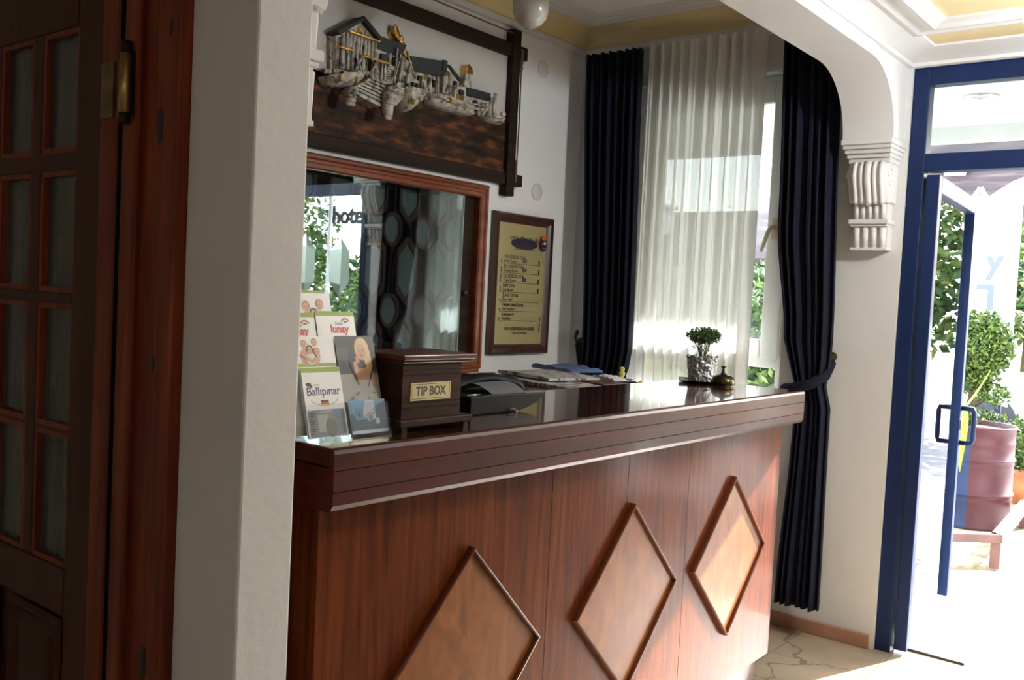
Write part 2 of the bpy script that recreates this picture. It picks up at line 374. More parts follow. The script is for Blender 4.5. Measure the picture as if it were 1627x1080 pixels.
# ceilings
b = MB(); b.box(PX1-.06, X2, 1.49, YB, CZ, CZ+.15)
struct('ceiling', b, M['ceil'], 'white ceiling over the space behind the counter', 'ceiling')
b = MB(); b.box(-2.2, X2, -3.2, 1.31, RZ, RZ+.2); b.box(-2.2, PX0+.05, 1.31, YB, RZ, RZ+.2)
struct('ceiling', b, M['yellow'], 'pale yellow ceiling of the entrance hall', 'ceiling')

def sweep(poly_path, prof, closed=False, mb=None):
    """profile (inward offset, z) swept along a horizontal rectangle path given as inner-facing corner points with miter"""
    mb = mb or MB(); n = len(poly_path); rows = []
    for i, p in enumerate(poly_path):
        p = Vector((p[0], p[1]))
        def nrm(a, c):
            d = (Vector(c) - Vector(a)).normalized(); return Vector((-d.y, d.x))
        if closed or 0 < i < n-1:
            n1 = nrm(poly_path[i-1], poly_path[i]); n2 = nrm(poly_path[i], poly_path[(i+1) % n])
            q = (n1 + n2); q = q / max(q.dot(n1), 1e-6)
        elif i == 0: q = nrm(poly_path[0], poly_path[1])
        else: q = nrm(poly_path[-2], poly_path[-1])
        rows.append([(p.x + q.x*o, p.y + q.y*o, z) for o, z in prof])
    if closed: rows.append(rows[0])
    mb.grid(rows, smooth=False)
    return mb
# alcove cornice: white bead, yellow cove, white steps on the ceiling (path runs counter-clockwise, inside to the left)
path = [(XW, 1.49), (XW, YB), (PX1, YB), (PX1, 1.49)]
b = sweep(path, [(0, 2.812), (0.022, 2.815), (0.024, 2.842), (0.012, 2.850), (0, 2.850)])
struct('trim', b, M['plaster_smooth'], 'white bead under the yellow cove behind the counter', 'trim')
b = sweep(path, [(0.012, 2.848), (0.030, 2.875), (0.060, 2.905), (0.100, 2.928), (0.130, 2.932), (0.130, 2.951), (0, 2.951)])
struct('trim', b, M['yellow'], 'pale yellow cove round the ceiling behind the counter', 'trim')
b = sweep(path, [(0.125, 2.926), (0.150, 2.922), (0.165, 2.930), (0.185, 2.928), (0.205, 2.936), (0.225, 2.935), (0.245, 2.952), (0.125, 2.952)])
struct('trim', b, M['plaster_smooth'], 'white stepped moulding on the ceiling behind the counter', 'trim')
# hall cornice
hp = [(XW, -3.2), (XW, 1.30), (-2.2, 1.30)]
b = sweep(hp, [(0, 2.562), (0.018, 2.566), (0.022, 2.580), (0.05, 2.590), (0.085, 2.600), (0.115, 2.607), (0.135, 2.612), (0.14, 2.622), (0, 2.622)])
struct('trim', b, M['plaster_smooth'], 'white cornice over the blue door', 'trim')
ring = [(3.95, -2.8), (3.95, 1.195), (-1.9, 1.195), (-1.9, -2.8)]
b = sweep(ring, [(0, 2.621), (0, 2.606), (0.03, 2.600), (0.06, 2.606), (0.085, 2.596), (0.115, 2.592), (0.135, 2.604), (0.165, 2.610), (0.165, 2.621)], True)
struct('trim', b, M['plaster_smooth'], 'white panel moulding on the yellow hall ceiling', 'trim')

# arched beam between the partition and the window wall
BY0, BY1, BZ = 1.30, 1.50, 2.507
def arch_pts(x_end, z_low, rx, rz, n=12):
    """soffit outline near one end: from vertical springing to the flat soffit"""
    return [(x_end - rx + rx*math.cos(a), z_low + rz*math.sin(a)) for a in [PI/2*i/n for i in range(n+1)]]
XS, ZS = 4.088, 2.236
right_arc = arch_pts(XS, ZS, 0.32, BZ-ZS)            # springing -> soffit
left_arc = [(PX1 + .085 + (XS - x), z) for x, z in right_arc]
poly = [(PX1, ZS)] + left_arc + right_arc[::-1] + [(XW, ZS), (XW, CZ), (PX1, CZ)]
b = MB(); n = len(poly)
# split as quads strip to keep the concave face clean
arc = left_arc + right_arc[::-1]
for y in (BY0, BY1):
    rows = [[(x, y, z) for x, z in arc], [(x, y, CZ) for x, z in arc]]
    b.grid(rows, smooth=False)
    b.add([(PX1, y, ZS), (left_arc[0][0], y, ZS), (left_arc[0][0], y, CZ), (PX1, y, CZ)], [(0,1,2,3)])
    b.add([(XS, y, ZS), (XW, y, ZS), (XW, y, CZ), (XS, y, CZ)], [(0,1,2,3)])
b.grid([[(x, BY0, z) for x, z in arc], [(x, BY1, z) for x, z in arc]], smooth=True)
b.add([(XS, BY0, ZS), (XW, BY0, ZS), (XW, BY1, ZS), (XS, BY1, ZS)], [(0,1,2,3)])
b.add([(PX1, BY0, ZS), (left_arc[0][0], BY0, ZS), (left_arc[0][0], BY1, ZS), (PX1, BY1, ZS)], [(0,1,2,3)])
struct('wall_arch', b, M['plaster_smooth'], 'white beam with rounded ends spanning above the counter', 'beam')
# moulded edge that follows the arch on its hall side
b = MB()
prof = [(0.0, 0.0), (0.0, 0.014), (0.012, 0.020), (0.024, 0.014), (0.030, 0.008), (0.036, 0.016), (0.050, 0.016), (0.056, 0.0)]
rows = []
for i, (x, z) in enumerate(arc):
    a = arc[max(i-1, 0)]; c = arc[min(i+1, len(arc)-1)]
    t = Vector((c[0]-a[0], c[1]-a[1])).normalized(); nn = Vector((-t.y, t.x))
    if nn.y < 0 and abs(nn.y) > .2: nn = -nn
    rows.append([(x + nn.x*o, BY0 - d, z + nn.y*o) for o, d in prof])
b.grid(rows, smooth=False)
struct('trim', b, M['plaster_smooth'], 'white double bead along the arched edge of the beam', 'trim')

# plaster corbels
def corbel(x, sgn, label, k=1.0):
    sgn = sgn*k
    t = thing('plaster_corbel', label, 'corbel', (x, 1.39, 1.775), 'plaster corbels under the arch')
    def pr(prof, y0, y1, name, smooth=False, mb=None):
        q = mb or MB(); q.prism([(x + sgn*p, z) for p, z in prof], 'y', y0, y1, None, smooth)
        return q
    # stepped cap
    q = MB()
    for (p, e, z0, z1) in ((0.200, 0.040, 2.216, 2.238), (0.186, 0.030, 2.200, 2.216), (0.168, 0.020, 2.182, 2.200), (0.150, 0.010, 2.165, 2.182), (0.135, 0.0, 2.145, 2.165)):
        a, c = sorted((x, x + sgn*p)); q.box(a, c, 1.312 - e*.6, 1.490 + e*.4, z0, z1)
    link('cap', q, M['plaster_smooth'], t, bevel=0.003)
    # S scroll with a ribbed face
    prof = [(0, 2.147), (0.128, 2.147), (0.142, 2.12), (0.144, 2.09), (0.136, 2.06), (0.122, 2.03), (0.112, 2.005), (0.108, 1.985), (0.095, 1.975), (0.060, 1.98), (0, 1.98)]
    q = pr(prof, 1.318, 1.486, 'scroll', True)
    link('scroll', q, M['plaster_smooth'], t)
    q = MB()
    for i in range(5):
        y = 1.345 + i*.028
        pts = [(x + sgn*(p + .004), y, z) for p, z in prof[1:9]]
        q.tube(pts, 0.010 if i != 2 else 0.016, 8)
    link('rib', q, M['plaster_smooth'], t)
    # volute on each flank
    for y in (1.316, 1.488):
        q = MB(); pts = []
        for i in range(30):
            a = i*.42; r = .038*(1 - i/34)
            pts.append((x + sgn*(.100 + r*math.cos(a)*.9), y, 2.085 + r*math.sin(a)*1.2))
        q.tube(pts, 0.007, 6); link('volute', q, M['plaster_smooth'], t)
    # upper fluted panel
    q = MB(); q.box(*sorted((x, x + sgn*.075)), 1.330, 1.474, 1.905, 1.982)
    for i in range(5):
        y = 1.345 + i*.0285; q.tube([(x + sgn*.075, y, 1.908), (x + sgn*.084, y, 1.975)], 0.0105, 8)
    link('fluted_panel', q, M['plaster_smooth'], t)
    q = MB(); q.box(*sorted((x, x + sgn*.098)), 1.316, 1.488, 1.886, 1.906); q.box(*sorted((x, x + sgn*.086)), 1.322, 1.482, 1.876, 1.886)
    link('ledge', q, M['plaster_smooth'], t, bevel=0.003)
    q = MB(); q.box(*sorted((x, x + sgn*.060)), 1.326, 1.478, 1.784, 1.878)
    for i in range(4):
        y = 1.347 + i*.0365
        q.tube([(x + sgn*.058, y, 1.790), (x + sgn*.068, y, 1.872)], 0.014, 8)
        q.sphere((x + sgn*.052, y, 1.790), .018, .016, .014)
    q.box(*sorted((x, x + sgn*.070)), 1.324, 1.480, 1.775, 1.784)
    link('fluted_drop', q, M['plaster_smooth'], t)
    return t
corbel(XW, -1, 'white plaster scroll corbel on the wall between the navy curtain and the blue door')
corbel(PX1, 1, 'white plaster corbel at the upper edge of the pier beside the wooden door', 0.42)

# skirting
b = MB(); b.box(XW-.014, XW, 1.30, 3.0, 0, 0.062)
struct('baseboard_right', b, M['base_tile'], 'terracotta tile skirting under the navy curtain', 'skirting', 0.003)

# ------------------------------------------------------------------ window_1
def frame_rect(mb, x0, x1, y0, y1, z0, z1, w):
    mb.box(x0, x1, y0, y0+w, z0, z1); mb.box(x0, x1, y1-w, y1, z0, z1)
    mb.box(x0, x1, y0+w, y1-w, z0, z0+w); mb.box(x0, x1, y0+w, y1-w, z1-w, z1)
w1 = thing('window_1', 'white framed window behind the sheer curtain', 'window', (4.38, 2.24, nz0), kind='structure')
b = MB(); frame_rect(b, 4.36, 4.43, ny0, ny1, nz0, nz1, 0.055); b.box(4.36, 4.43, ny0+.055, ny1-.055, 1.205, 1.262)
link('window_frame', b, M['white_pvc'], w1, bevel=0.004)
b = MB(); frame_rect(b, 4.345, 4.40, 1.842, 2.638, 1.25, 2.58, 0.092)
link('sash', b, M['white_pvc'], w1, bevel=0.006)
b = MB(); b.box(4.372, 4.376, 1.93, 2.55, 1.335, 2.49); link('pane', b, M['glass'], w1)
b = MB(); b.box(4.392, 4.396, ny0+.05, ny1-.05, nz0+.05, 1.21); link('pane', b, M['glass'], w1)
b = MB(); b.box(4.330, 4.346, 1.868, 1.905, 1.83, 1.93)
b.tube([(4.335, 1.887, 1.885), (4.300, 1.89, 1.885), (4.292, 1.905, 1.86), (4.290, 1.935, 1.765)], [0.011, 0.011, 0.011, 0.009], 8)
link('handle', b, M['beige'], w1)['label'] = 'beige lever handle'

# ------------------------------------------------------------------ door_1: blue entrance
d1 = thing('door_1', 'open blue framed glass entrance door with fixed pane above', 'door', (4.34, 0.35, 0), kind='structure')
fx0, fx1 = 4.30, 4.375
b = MB()
b.box(fx0, fx1, 1.214, 1.281, 0, 2.566); b.box(fx0, fx1, .052, .115, 0, 2.566)
b.box(fx0, fx1, .115, 1.214, 2.490, 2.566); b.box(fx0, fx1, .115, 1.214, 2.120, 2.196)
link('door_frame', b, M['blue'], d1, bevel=0.004)
b = MB(); b.box(4.335, 4.340, .11, 1.22, 2.19, 2.495); link('transom_pane', b, M['glass'], d1)
def leaf(p0, ang, name='door_leaf'):
    U = Vector((math.cos(ang), math.sin(ang), 0)); V = Vector((-U.y, U.x, 0)); Z = Vector((0,0,1)); Lw = 1.0; T = .027
    def bx(mb, u0, u1, v0, v1, z0, z1):
        c = Vector(p0) + U*(u0+u1)/2 + V*(v0+v1)/2; c.z = (z0+z1)/2
        mb.obox(c, U, V, Z, (u1-u0)/2, (v1-v0)/2, (z1-z0)/2)
    q = MB()
    bx(q, 0, .062, -T, T, .02, 2.105); bx(q, Lw-.062, Lw, -T, T, .045, 2.105)
    bx(q, .062, Lw-.062, -T, T, 2.03, 2.105)
    lf = link(name, q, M['blue'], d1, bevel=0.004)
    q = MB(); bx(q, .058, Lw-.058, -.003, .003, .05, 2.035); link('leaf_pane', q, M['door_glass'], lf)
    for s in (-1, 1):
        q = MB()
        def at(u, v, z):
            c = Vector(p0) + U*u + V*v; return (c.x, c.y, z)
        v1, v2 = s*T, s*(T+.055)
        q.tube([at(Lw-.031, v1, 1.03), at(Lw-.031, v2, 1.03), at(Lw-.025, v2+s*.006, 1.01), at(Lw-.025, v2+s*.006, .87), at(Lw-.031, v2, .85), at(Lw-.031, v1, .85)], 0.013, 8)
        link('handle', q, M['blue'], lf)
    q = MB(); bx(q, Lw-.045, Lw-.02, -T-.004, T+.004, .92, .97); link('lock', q, M['soft_black'], lf)
    return lf
leaf((4.305, 1.175, 0), math.radians(4.2))
b = MB(); b.tube([(4.40, 1.27, 0.004), (4.40, .93, 0.004)], 0.007, 8)
link('floor_guide', b, flat((0.10, 0.09, 0.08), 0.4, 0.6, name='dull_steel'), d1)

# ------------------------------------------------------------------ door_2: dark panelled door on the left
d2 = thing('door_2', 'dark red wooden door with glass panes at far left', 'door', (0.97, 2.15, 0), kind='structure')
b = MB()   # casing in three steps
b.box(0.905, 0.945, 1.487, 1.532, 0, 2.33); b.box(0.915, 0.945, 1.532, 1.572, 0, 2.33)
b.box(0.932, 1.05, 1.572, 1.712, 0, 2.33); b.box(0.918, 0.945, 1.640, 1.692, 0, 2.33)
b.box(0.915, 0.945, 1.487, 2.70, 2.28, 2.36); b.box(0.925, 1.05, 2.60, 2.66, 0, 2.30)
link('door_frame', b, M['pine_z'], d2, bevel=0.006)
rows_z = [(1.757, 1.985), (1.467, 1.697), (1.183, 1.421), (0.896, 1.153)]
cols_y = [(1.916, 2.050), (2.118, 2.252), (2.320, 2.454)]
b = MB()
b.box(0.932, 0.968, 1.737, 1.800, 0.01, 2.27)                 # rebated stile
link('closing_stile', b, M['pine_z'], d2, bevel=0.005)
b = MB()
b.box(0.938, 0.975, 1.800, 1.905, 0.01, 2.27); b.box(0.938, 0.975, 2.465, 2.60, 0.01, 2.27)
b.box(0.938, 0.975, 1.905, 2.465, 1.996, 2.27); b.box(0.938, 0.975, 1.905, 2.465, .785, .885); b.box(0.938, 0.975, 1.905, 2.465, 0.01, .15)
for z0, z1 in ((1.708, 1.746), (1.432, 1.456), (1.164, 1.172)): b.box(0.940, 0.972, 1.905, 2.465, z0, z1)
for y0, y1 in ((2.061, 2.107), (2.263, 2.309)): b.box(0.9413, 0.9707, y0, y1, 0.884, 1.997)
link('door_leaf', b, M['pine_dark'], d2, bevel=0.004)
pm = M['frost']
for z0, z1 in rows_z:
    for y0, y1 in cols_y:
        q = MB(); q.box(0.956, 0.960, y0-.012, y1+.012, z0-.012, z1+.012); link('pane', q, pm, d2)
        q = MB()
        for (a0, a1, c0, c1) in ((y0-.012, y0, z0-.012, z1+.012), (y1, y1+.012, z0-.012, z1+.012), (y0, y1, z0-.012, z0), (y0, y1, z1, z1+.012)):
            q.box(0.943, 0.958, a0, a1, c0, c1)
        link('pane_bead', q, M['pine_z'], d2)
q = MB()
for y0, y1 in ((1.920, 2.155), (2.215, 2.450)):
    rows = []
    for o, xx in ((0, .944), (.012, .934), (.03, .950), (.05, .940)):
        rows.append([(xx, y0+o, .17+o), (xx, y1-o, .17+o), (xx, y1-o, .775-o), (xx, y0+o, .775-o)])
    q.grid(rows, closed=True, smooth=False)
    q.add(rows[-1], [(0,1,2,3)])
q.box(.952, .962, 1.90, 2.47, .145, .79)
link('raised_panel', q, M['pine_dark'], d2)
q = MB(); q.box(.936, .958, 1.7125, 1.7365, 0.01, 2.27); link('gap_shade', q, flat((.006, .005, .005), .8, name='gap_shade_black', spec=.05), d2)  # black strip stands in for the shade inside the open gap
hg = MB(); hg.box(0.926, 0.934, 1.742, 1.788, 1.798, 1.902); hg.box(0.928, 0.934, 1.713, 1.728, 1.796, 1.906)
hg = link('hinge', hg, noisy('dull_brass', [(.3, (.16, .12, .06)), (.7, (.26, .20, .10))], (20, 20, 20), 3, .5, .8), d2); hg['label'] = 'worn brass double-action hinge'
h = MB(); h.tube([(0.908, 1.664, 1.796), (0.908, 1.664, 1.904)], 0.0115, 14); link('barrel', h, M['brass'], hg)
h = MB(); h.box(0.910, 0.919, 1.648, 1.690, 1.792, 1.908)
for z0, z1 in ((1.776, 1.796), (1.904, 1.926)): h.tube([(0.908, 1.664, z0), (0.908, 1.664, z1)], 0.010, 10)
link('bracket', h, flat((.02, .014, .01), .5, .5, name='dark_bronze'), hg)
for y, z, xx, r in ((1.553, 1.765, .9145, .020), (1.512, 1.93, .9045, .010), (1.553, 1.345, .9145, .009), (1.553, 0.80, .9145, .020)):
    q = MB(); q.lathe([(r, 0), (r*.9, -.0012), (0.0005, -.0015)], (0, 0, 0), 16, axis='x')
    q.v = [(xx + v[0], y + v[1]*.7, z + v[2]*1.6) for v in q.v]
    link('wood_knot', q, flat((0.02, 0.008, 0.005), 0.5, name='knot'), d2)

# ================================================================== RECEPTION COUNTER
CX0, CX1, CY0, CY1, CT = 1.180, 3.492, 1.360, 1.850, 1.190
ct = thing('reception_counter', 'long reddish brown reception counter with three diamond panels', 'counter', (2.34, 1.6, 0))
b = MB(); b.box(CX0+.004, CX1-.004, CY0+.012, CY1, 1.152, CT)
link('countertop', b, M['wood_top'], ct, bevel=0.004)
prof = [(1.470, 1.067), (1.378, 1.067), (1.366, 1.071), (1.3605, 1.081), (1.360, 1.1054), (1.3625, 1.1064), (1.360, 1.1074), (1.360, 1.1470), (1.3625, 1.148), (1.360, 1.149),
        (1.360, 1.180), (1.363, 1.1875), (1.370, 1.1905), (1.376, 1.1905), (1.376, 1.151), (1.470, 1.151)]
b = MB(); b.prism(prof, 'x', CX0, CX1)
b.box(CX0, CX0+.05, 1.47, CY1, 1.067, 1.151); b.box(CX1-.05, CX1, 1.47, CY1, 1.067, 1.151)
link('edge_moulding', b, M['wood_x'], ct)
b = MB()
xs = [1.215, 2.000, 2.378, 2.756, 3.490]
for a, c in zip(xs[:-1], xs[1:]): b.box(a+.0012, c-.0012, 1.440, 1.462, 0.155, 1.067)
b.box(1.217, 3.488, 1.4435, 1.465, 0.156, 1.067)
link('front_panel', b, M['wood_z'], ct)
for a, c in ((1.215, 1.240), (3.465, 3.490)):
    b = MB(); b.box(a, c, 1.465, 1.82, 0.155, 1.067); link('side_panel', b, M['wood_z'], ct)
b = MB(); b.box(1.24, 3.462, 1.478, 1.498, 0, 0.155); b.box(1.24, 1.26, 1.498, 1.80, 0, .155); b.box(3.442, 3.462, 1.498, 1.80, 0, .155)
link('plinth', b, M['wood_x'], ct)
for cx in (1.675, 2.400, 3.077):
    cz, hw, hh = 0.617, 0.272, 0.274
    q = MB(); q.prism([(cx, cz-hh), (cx+hw, cz), (cx, cz+hh), (cx-hw, cz)], 'y', 1.432, 1.4405)
    pl = link('diamond_panel', q, M['burl'], ct); pl['label'] = 'lighter amber diamond panel'
    q = MB(); rows = []
    for o, y in ((0.0, 1.4405), (0.0, 1.427), (-.003, 1.421), (-.008, 1.420), (-.012, 1.423), (-.013, 1.432)):
        w2, h2 = hw + .011 + o, hh + .011 + o
        rows.append([(cx, y, cz-h2), (cx+w2, y, cz), (cx, y, cz+h2), (cx-w2, y, cz)])
    q.grid(rows, smooth=False, closed=True)
    link('moulding', q, wood('diamond_moulding', (0.075, 0.016, 0.006), (0.12, 0.028, 0.009), (0.18, 0.05, 0.015), 'x', 0.3, 0.4), pl)

# ================================================================== THINGS ON THE COUNTER
# ---- tip box
tb = thing('tip_box', 'dark wooden tip box with brass plaque on the counter', 'tip box', (1.525, 1.50, CT))
b = MB(); z = 1.219
for i, h in enumerate((.024, .011, .011, .050, .011, .010, .009)):      # grooved boards
    b.box(1.430, 1.618, 1.440, 1.565, z, z+h-.0014); z += h
b.box(1.432, 1.616, 1.442, 1.563, 1.219, 1.344)
link('body', b, M['tip_wood'], tb)
b = MB(); b.box(1.412, 1.650, 1.420, 1.585, 1.347, 1.360); b.box(1.420, 1.640, 1.430, 1.575, 1.340, 1.347)
link('lid', b, M['wood_x'], tb, bevel=0.003)
b = MB(); b.box(1.414, 1.648, 1.425, 1.580, 1.203, 1.219); link('base', b, M['tip_wood'], tb, bevel=0.003)
for x in (1.424, 1.622):
    for y in (1.430, 1.558):
        q = MB(); q.box(x, x+.016, y, y+.016, CT, 1.203); link('foot', q, M['tip_wood'], tb)
P = Print((1.455, 1.4385, 1.258), (1, 0, 0), (0, 0, 1), (0, -1, 0))
P.base(.127, .039, .0015, M['plate']); lk = (0.03, 0.018, 0.012)
P.rect(.003, .003, .124, .0042, lk); P.rect(.003, .0348, .124, .036, lk); P.rect(.003, .003, .0042, .036, lk); P.rect(.1228, .003, .124, .036, lk)
P.text('TIP BOX', .0635, .0195, .0275, lk, 0.035, sx=.92)
link('plaque', P.mb, None, tb, fix=False)

# ---- brochure holders
def slant(x0, y0, z0, k=.27):
    return Print((x0, y0, z0), (1, 0, 0), (0, k, math.sqrt(1-k*k)), (0, -math.sqrt(1-k*k), k))
SKIN, HAIRB, HAIRD, BLOND = (.62, .36, .25), (.40, .27, .15), (.06, .035, .02), (.68, .52, .30)
def face(p, u, v, r, hair, long=False):
    p.ell(u, v+r*.25, r*1.02, r*1.12, hair)
    if long: p.ell(u+r*.75, v-r*.5, r*.45, r*1.5, hair)
    p.ell(u, v, r*.78, r*1.02, SKIN)
    for s in (-1, 1): p.ell(u+s*r*.32, v+r*.12, r*.12, r*.08, (.05, .03, .03))
    p.ell(u, v-r*.5, r*.26, r*.10, (.50, .10, .09))
    p.poly([(u-r*.05, v+r*.1), (u+r*.13, v-r*.2), (u-r*.13, v-r*.2)], (.54, .30, .21))
def family(p, u0, v0, s):
    p.ell(u0+.24*s, v0+.22*s, .20*s, .30*s, (.55, .33, .24)); p.ell(u0+.72*s, v0+.22*s, .18*s, .30*s, (.58, .32, .25))
    face(p, u0+.24*s, v0+.64*s, .13*s, HAIRB); face(p, u0+.70*s, v0+.70*s, .125*s, HAIRB)
    p.ell(u0+.48*s, v0+.14*s, .22*s, .22*s, (.72, .66, .60)); face(p, u0+.47*s, v0+.44*s, .14*s, HAIRD); face(p, u0+.77*s, v0+.36*s, .13*s, (.45, .24, .12))
    p.poly([(u0+.08*s, v0+.26*s), (u0+.14*s, v0+.33*s), (u0+.58*s, v0+.08*s), (u0+.52*s, v0+.0*s)], SKIN)
    p.poly([(u0+.92*s, v0+.24*s), (u0+.86*s, v0+.29*s), (u0+.50*s, v0+.08*s), (u0+.58*s, v0+.0*s)], (.58, .33, .24))
PAPER = flat((.74, .74, .73), .4, name='glossy_paper')
GREEN = (.26, .36, .02)
K = .27
def sheet_at(u, y_off, z_off):   # a leaned sheet standing y_off behind the front line
    return slant(u, 1.437 + y_off, 1.197 + z_off, K)
# front-left leaflet, its family photo rises behind the front card
p = sheet_at(1.191, .010, 0); p.base(.100, .142, .0012, PAPER)
p.rect(0, .132, .100, .142, GREEN)
p.text('hotel', .034, .107, .008, (.2, .22, .25), 0.0); p.text('Ballıpınar', .050, .093, .0235, (.025, .05, .13), 0.02)
p.ell(.014, .108, .007, .004, (.02, .02, .03)); p.ell(.020, .104, .004, .0035, (.02, .02, .03))
for i in range(14):
    a0 = PI*1.05 + i*.065*PI; p.poly([(.05+.036*math.cos(a0), .080+.016*math.sin(a0)), (.05+.036*math.cos(a0+.22), .080+.016*math.sin(a0+.22)), (.05+.034*math.cos(a0+.22), .080+.0145*math.sin(a0+.22)), (.05+.034*math.cos(a0), .080+.0145*math.sin(a0))], (.25, .28, .33), up=False)
p.rect(.040, .0715, .060, .0755, (.02, .02, .02)); p.rect(.040, .0675, .060, .0715, (.45, .05, .03)); p.rect(.040, .0635, .060, .0675, (.62, .42, .06))
p.rect(.003, .002, .097, .056, (.20, .20, .22)); p.rect(.026, .012, .060, .046, (.40, .39, .38)); p.ell(.058, .020, .014, .020, (.14, .13, .13)); p.ell(.060, .041, .006, .008, (.26, .2, .16)); p.rect(.074, .036, .084, .048, (.10, .2, .34))
for i in range(9): p.rect(.006, .008+i*.005, .006+.008+.005*((i*7) % 3)/2, .0105+i*.005, (.03, .03, .035)); p.rect(.087, .008+i*.005, .094, .0105+i*.005, (.05, .05, .055))
p.text('TATİL KÖYÜ', .046, .051, .006, (.6, .6, .6), .02)
tag(link('brochure', p.mb, None, fix=False), 'white leaflet with Ballıpınar lettering and small flag, front left of the holders', 'leaflet', 'leaflets on the counter')
p = sheet_at(1.190, .0145, 0); p.base(.098, .206, .0012, PAPER); p.rect(0, .138, .098, .206, (.80, .80, .79)); p.rect(0, .143, .098, .150, GREEN)
family(p, .006, .151, .058); p.k += 1
tag(link('brochure', p.mb, None, fix=False), 'leaflet with a family of four photo above a green stripe, front left holder', 'leaflet', 'leaflets on the counter')
# right front: woman on the telephone, blue palm card
p = sheet_at(1.293, .0145, 0); p.base(.106, .206, .0012, PAPER)
p.rect(0, 0, .106, .206, (.24, .23, .21)); p.rect(0, .125, .106, .206, (.05, .045, .045)); p.rect(.0, .155, .03, .18, (.09, .085, .085)); p.rect(0, .058, .060, .125, (.30, .29, .27))
p.poly([(.042, .128), (.094, .135), (.100, .060), (.040, .055)], (.33, .31, .29)); p.poly([(.040, .150), (.050, .152), (.060, .110), (.046, .108)], SKIN)
p.poly([(.050, .135), (.088, .140), (.086, .112), (.058, .108)], (.62, .38, .26)); p.poly([(.084, .150), (.096, .140), (.092, .105), (.080, .108)], SKIN)
p.ell(.069, .178, .0200, .0245, BLOND); p.ell(.083, .155, .0095, .028, BLOND); face(p, .067, .172, .0165, BLOND); p.poly([(.050, .160), (.056, .164), (.060, .150), (.055, .147)], (.10, .10, .12)); p.ell(.053, .155, .006, .009, SKIN)
p.poly([(.034, .150), (.046, .118), (.050, .100), (.047, .100), (.030, .146)], (.03, .03, .03)); p.poly([(.098, .138), (.074, .096), (.070, .092), (.096, .146)], (.03, .03, .03))
for i in range(16): p.rect(.004+(i*37 % 90)/1000, .060+(i*23 % 28)/1000, .012+(i*37 % 90)/1000, .064+(i*23 % 28)/1000, (.12, .12, .12) if i % 2 else (.36, .34, .32))
tag(link('brochure', p.mb, None, fix=False), 'dark leaflet picturing a blond woman holding a telephone, beside the tip box', 'leaflet', 'leaflets on the counter')
p = sheet_at(1.299, .0080, 0); p.base(.102, .070, .0012, PAPER)
p.rect(0, .006, .102, .070, (.09, .25, .42)); p.poly([(0, .006), (.102, .006), (.102, .066), (.078, .058), (.060, .026), (.040, .030), (.020, .028), (.008, .044), (0, .040)], (.025, .045, .10))
p.poly([(.044, .068), (.070, .069), (.072, .030), (.052, .024), (.036, .040)], (.40, .43, .48))
for cu, cv, r in ((.026, .044, .016), (.056, .036, .015), (.078, .046, .016)):
    for i in range(9):
        a = i*2*PI/9; p.poly([(cu, cv), (cu+r*math.cos(a), cv+r*math.sin(a)*.8), (cu+r*.6*math.cos(a+.35), cv+r*.6*math.sin(a+.35)*.8)], (.03, .05, .09), up=False)
    p.rect(cu-.0012, .010, cu+.0012, cv, (.03, .04, .07))
p.rect(.0, .0, .102, .007, (.50, .60, .66)); p.rect(.070, .018, .080, .030, (.36, .38, .42))
tag(link('brochure', p.mb, None, fix=False), 'blue card with palm trees in front of the blond woman leaflet', 'leaflet', 'leaflets on the counter')
# rear tiers
LOGO_R = (.55, .06, .015)
def lunay(x0, yo, zo, h, label):
    p = sheet_at(x0, yo, zo); p.base(.104, h, .0012, PAPER); p.rect(0, h-.010, .104, h, GREEN)
    p.text('hotel', .060, h-.026, .010, (.10, .10, .11), 0.02); p.text('lunay', .060, h-.0385, .0235, LOGO_R, 0.045)
    p.ell(.078, h-.0235, .012, .009, LOGO_R, 12, .1, PI-.1); p.ell(.078, h-.0245, .009, .0065, (.78, .78, .77), 12, .1, PI-.1); p.ell(.078, h-.0250, .006, .0045, (.10, .11, .18), 12, .1, PI-.1)
    tag(link('brochure', p.mb, None, fix=False), label, 'leaflet', 'leaflets on the counter')
lunay(1.262, .0295, .004, .254, 'white green-topped leaflet with red lunay lettering, middle row of the holders')
lunay(1.154, .0295, .004, .249, 'green-topped white leaflet half hidden behind the pier, left of the red lettered leaflet')
p = sheet_at(1.205, .066, .09, ); p.base(.112, .208, .0012, PAPER); p.rect(0, .202, .100, .208, GREEN); p.rect(0, .150, .016, .198, (.35, .36, .32)); family(p, .026, .120, .080)
tag(link('brochure', p.mb, None, fix=False), 'leaflet with cropped family heads, topmost at the back of the holders', 'leaflet', 'leaflets on the counter')
def pocket(x0, w, yo, zo, hf, hb, t, floor_from=0.0):
    def sl(y, z, h, d):
        q = Print((x0, 1.437+y, 1.191+z), (1, 0, 0), (0, K, math.sqrt(1-K*K)), (0, -math.sqrt(1-K*K), K))
        return q
    a = sl(yo, zo, hf, 0); mb = MB()
    mb.obox(a.P(w/2, hf/2, 0), a.U, a.V, a.N, w/2, hf/2, .0009)
    mb.obox(a.P(w/2, hb/2, -.0185), a.U, a.V, a.N, w/2, hb/2, .0009)
    mb.obox(a.P(w/2, .0005, -.0092), a.U, a.V, a.N, w/2, .0009, .0092)
    for u in (0, w): mb.obox(a.P(u, hf/2, -.0092), a.U, a.V, a.N, .0009, hf/2, .0092)
    return mb
hd = tag(link('brochure_holder', pocket(1.185, .112, 0, 0, .075, .19, .02), M['acrylic']), 'clear acrylic pocket holding the Ballıpınar leaflet on the counter', 'leaflet holder', 'clear leaflet holders')
hd2 = tag(link('brochure_holder', pocket(1.2905, .1115, 0, 0, .072, .205, .02), M['acrylic']), 'clear acrylic pocket holding the woman and palm leaflets', 'leaflet holder', 'clear leaflet holders')
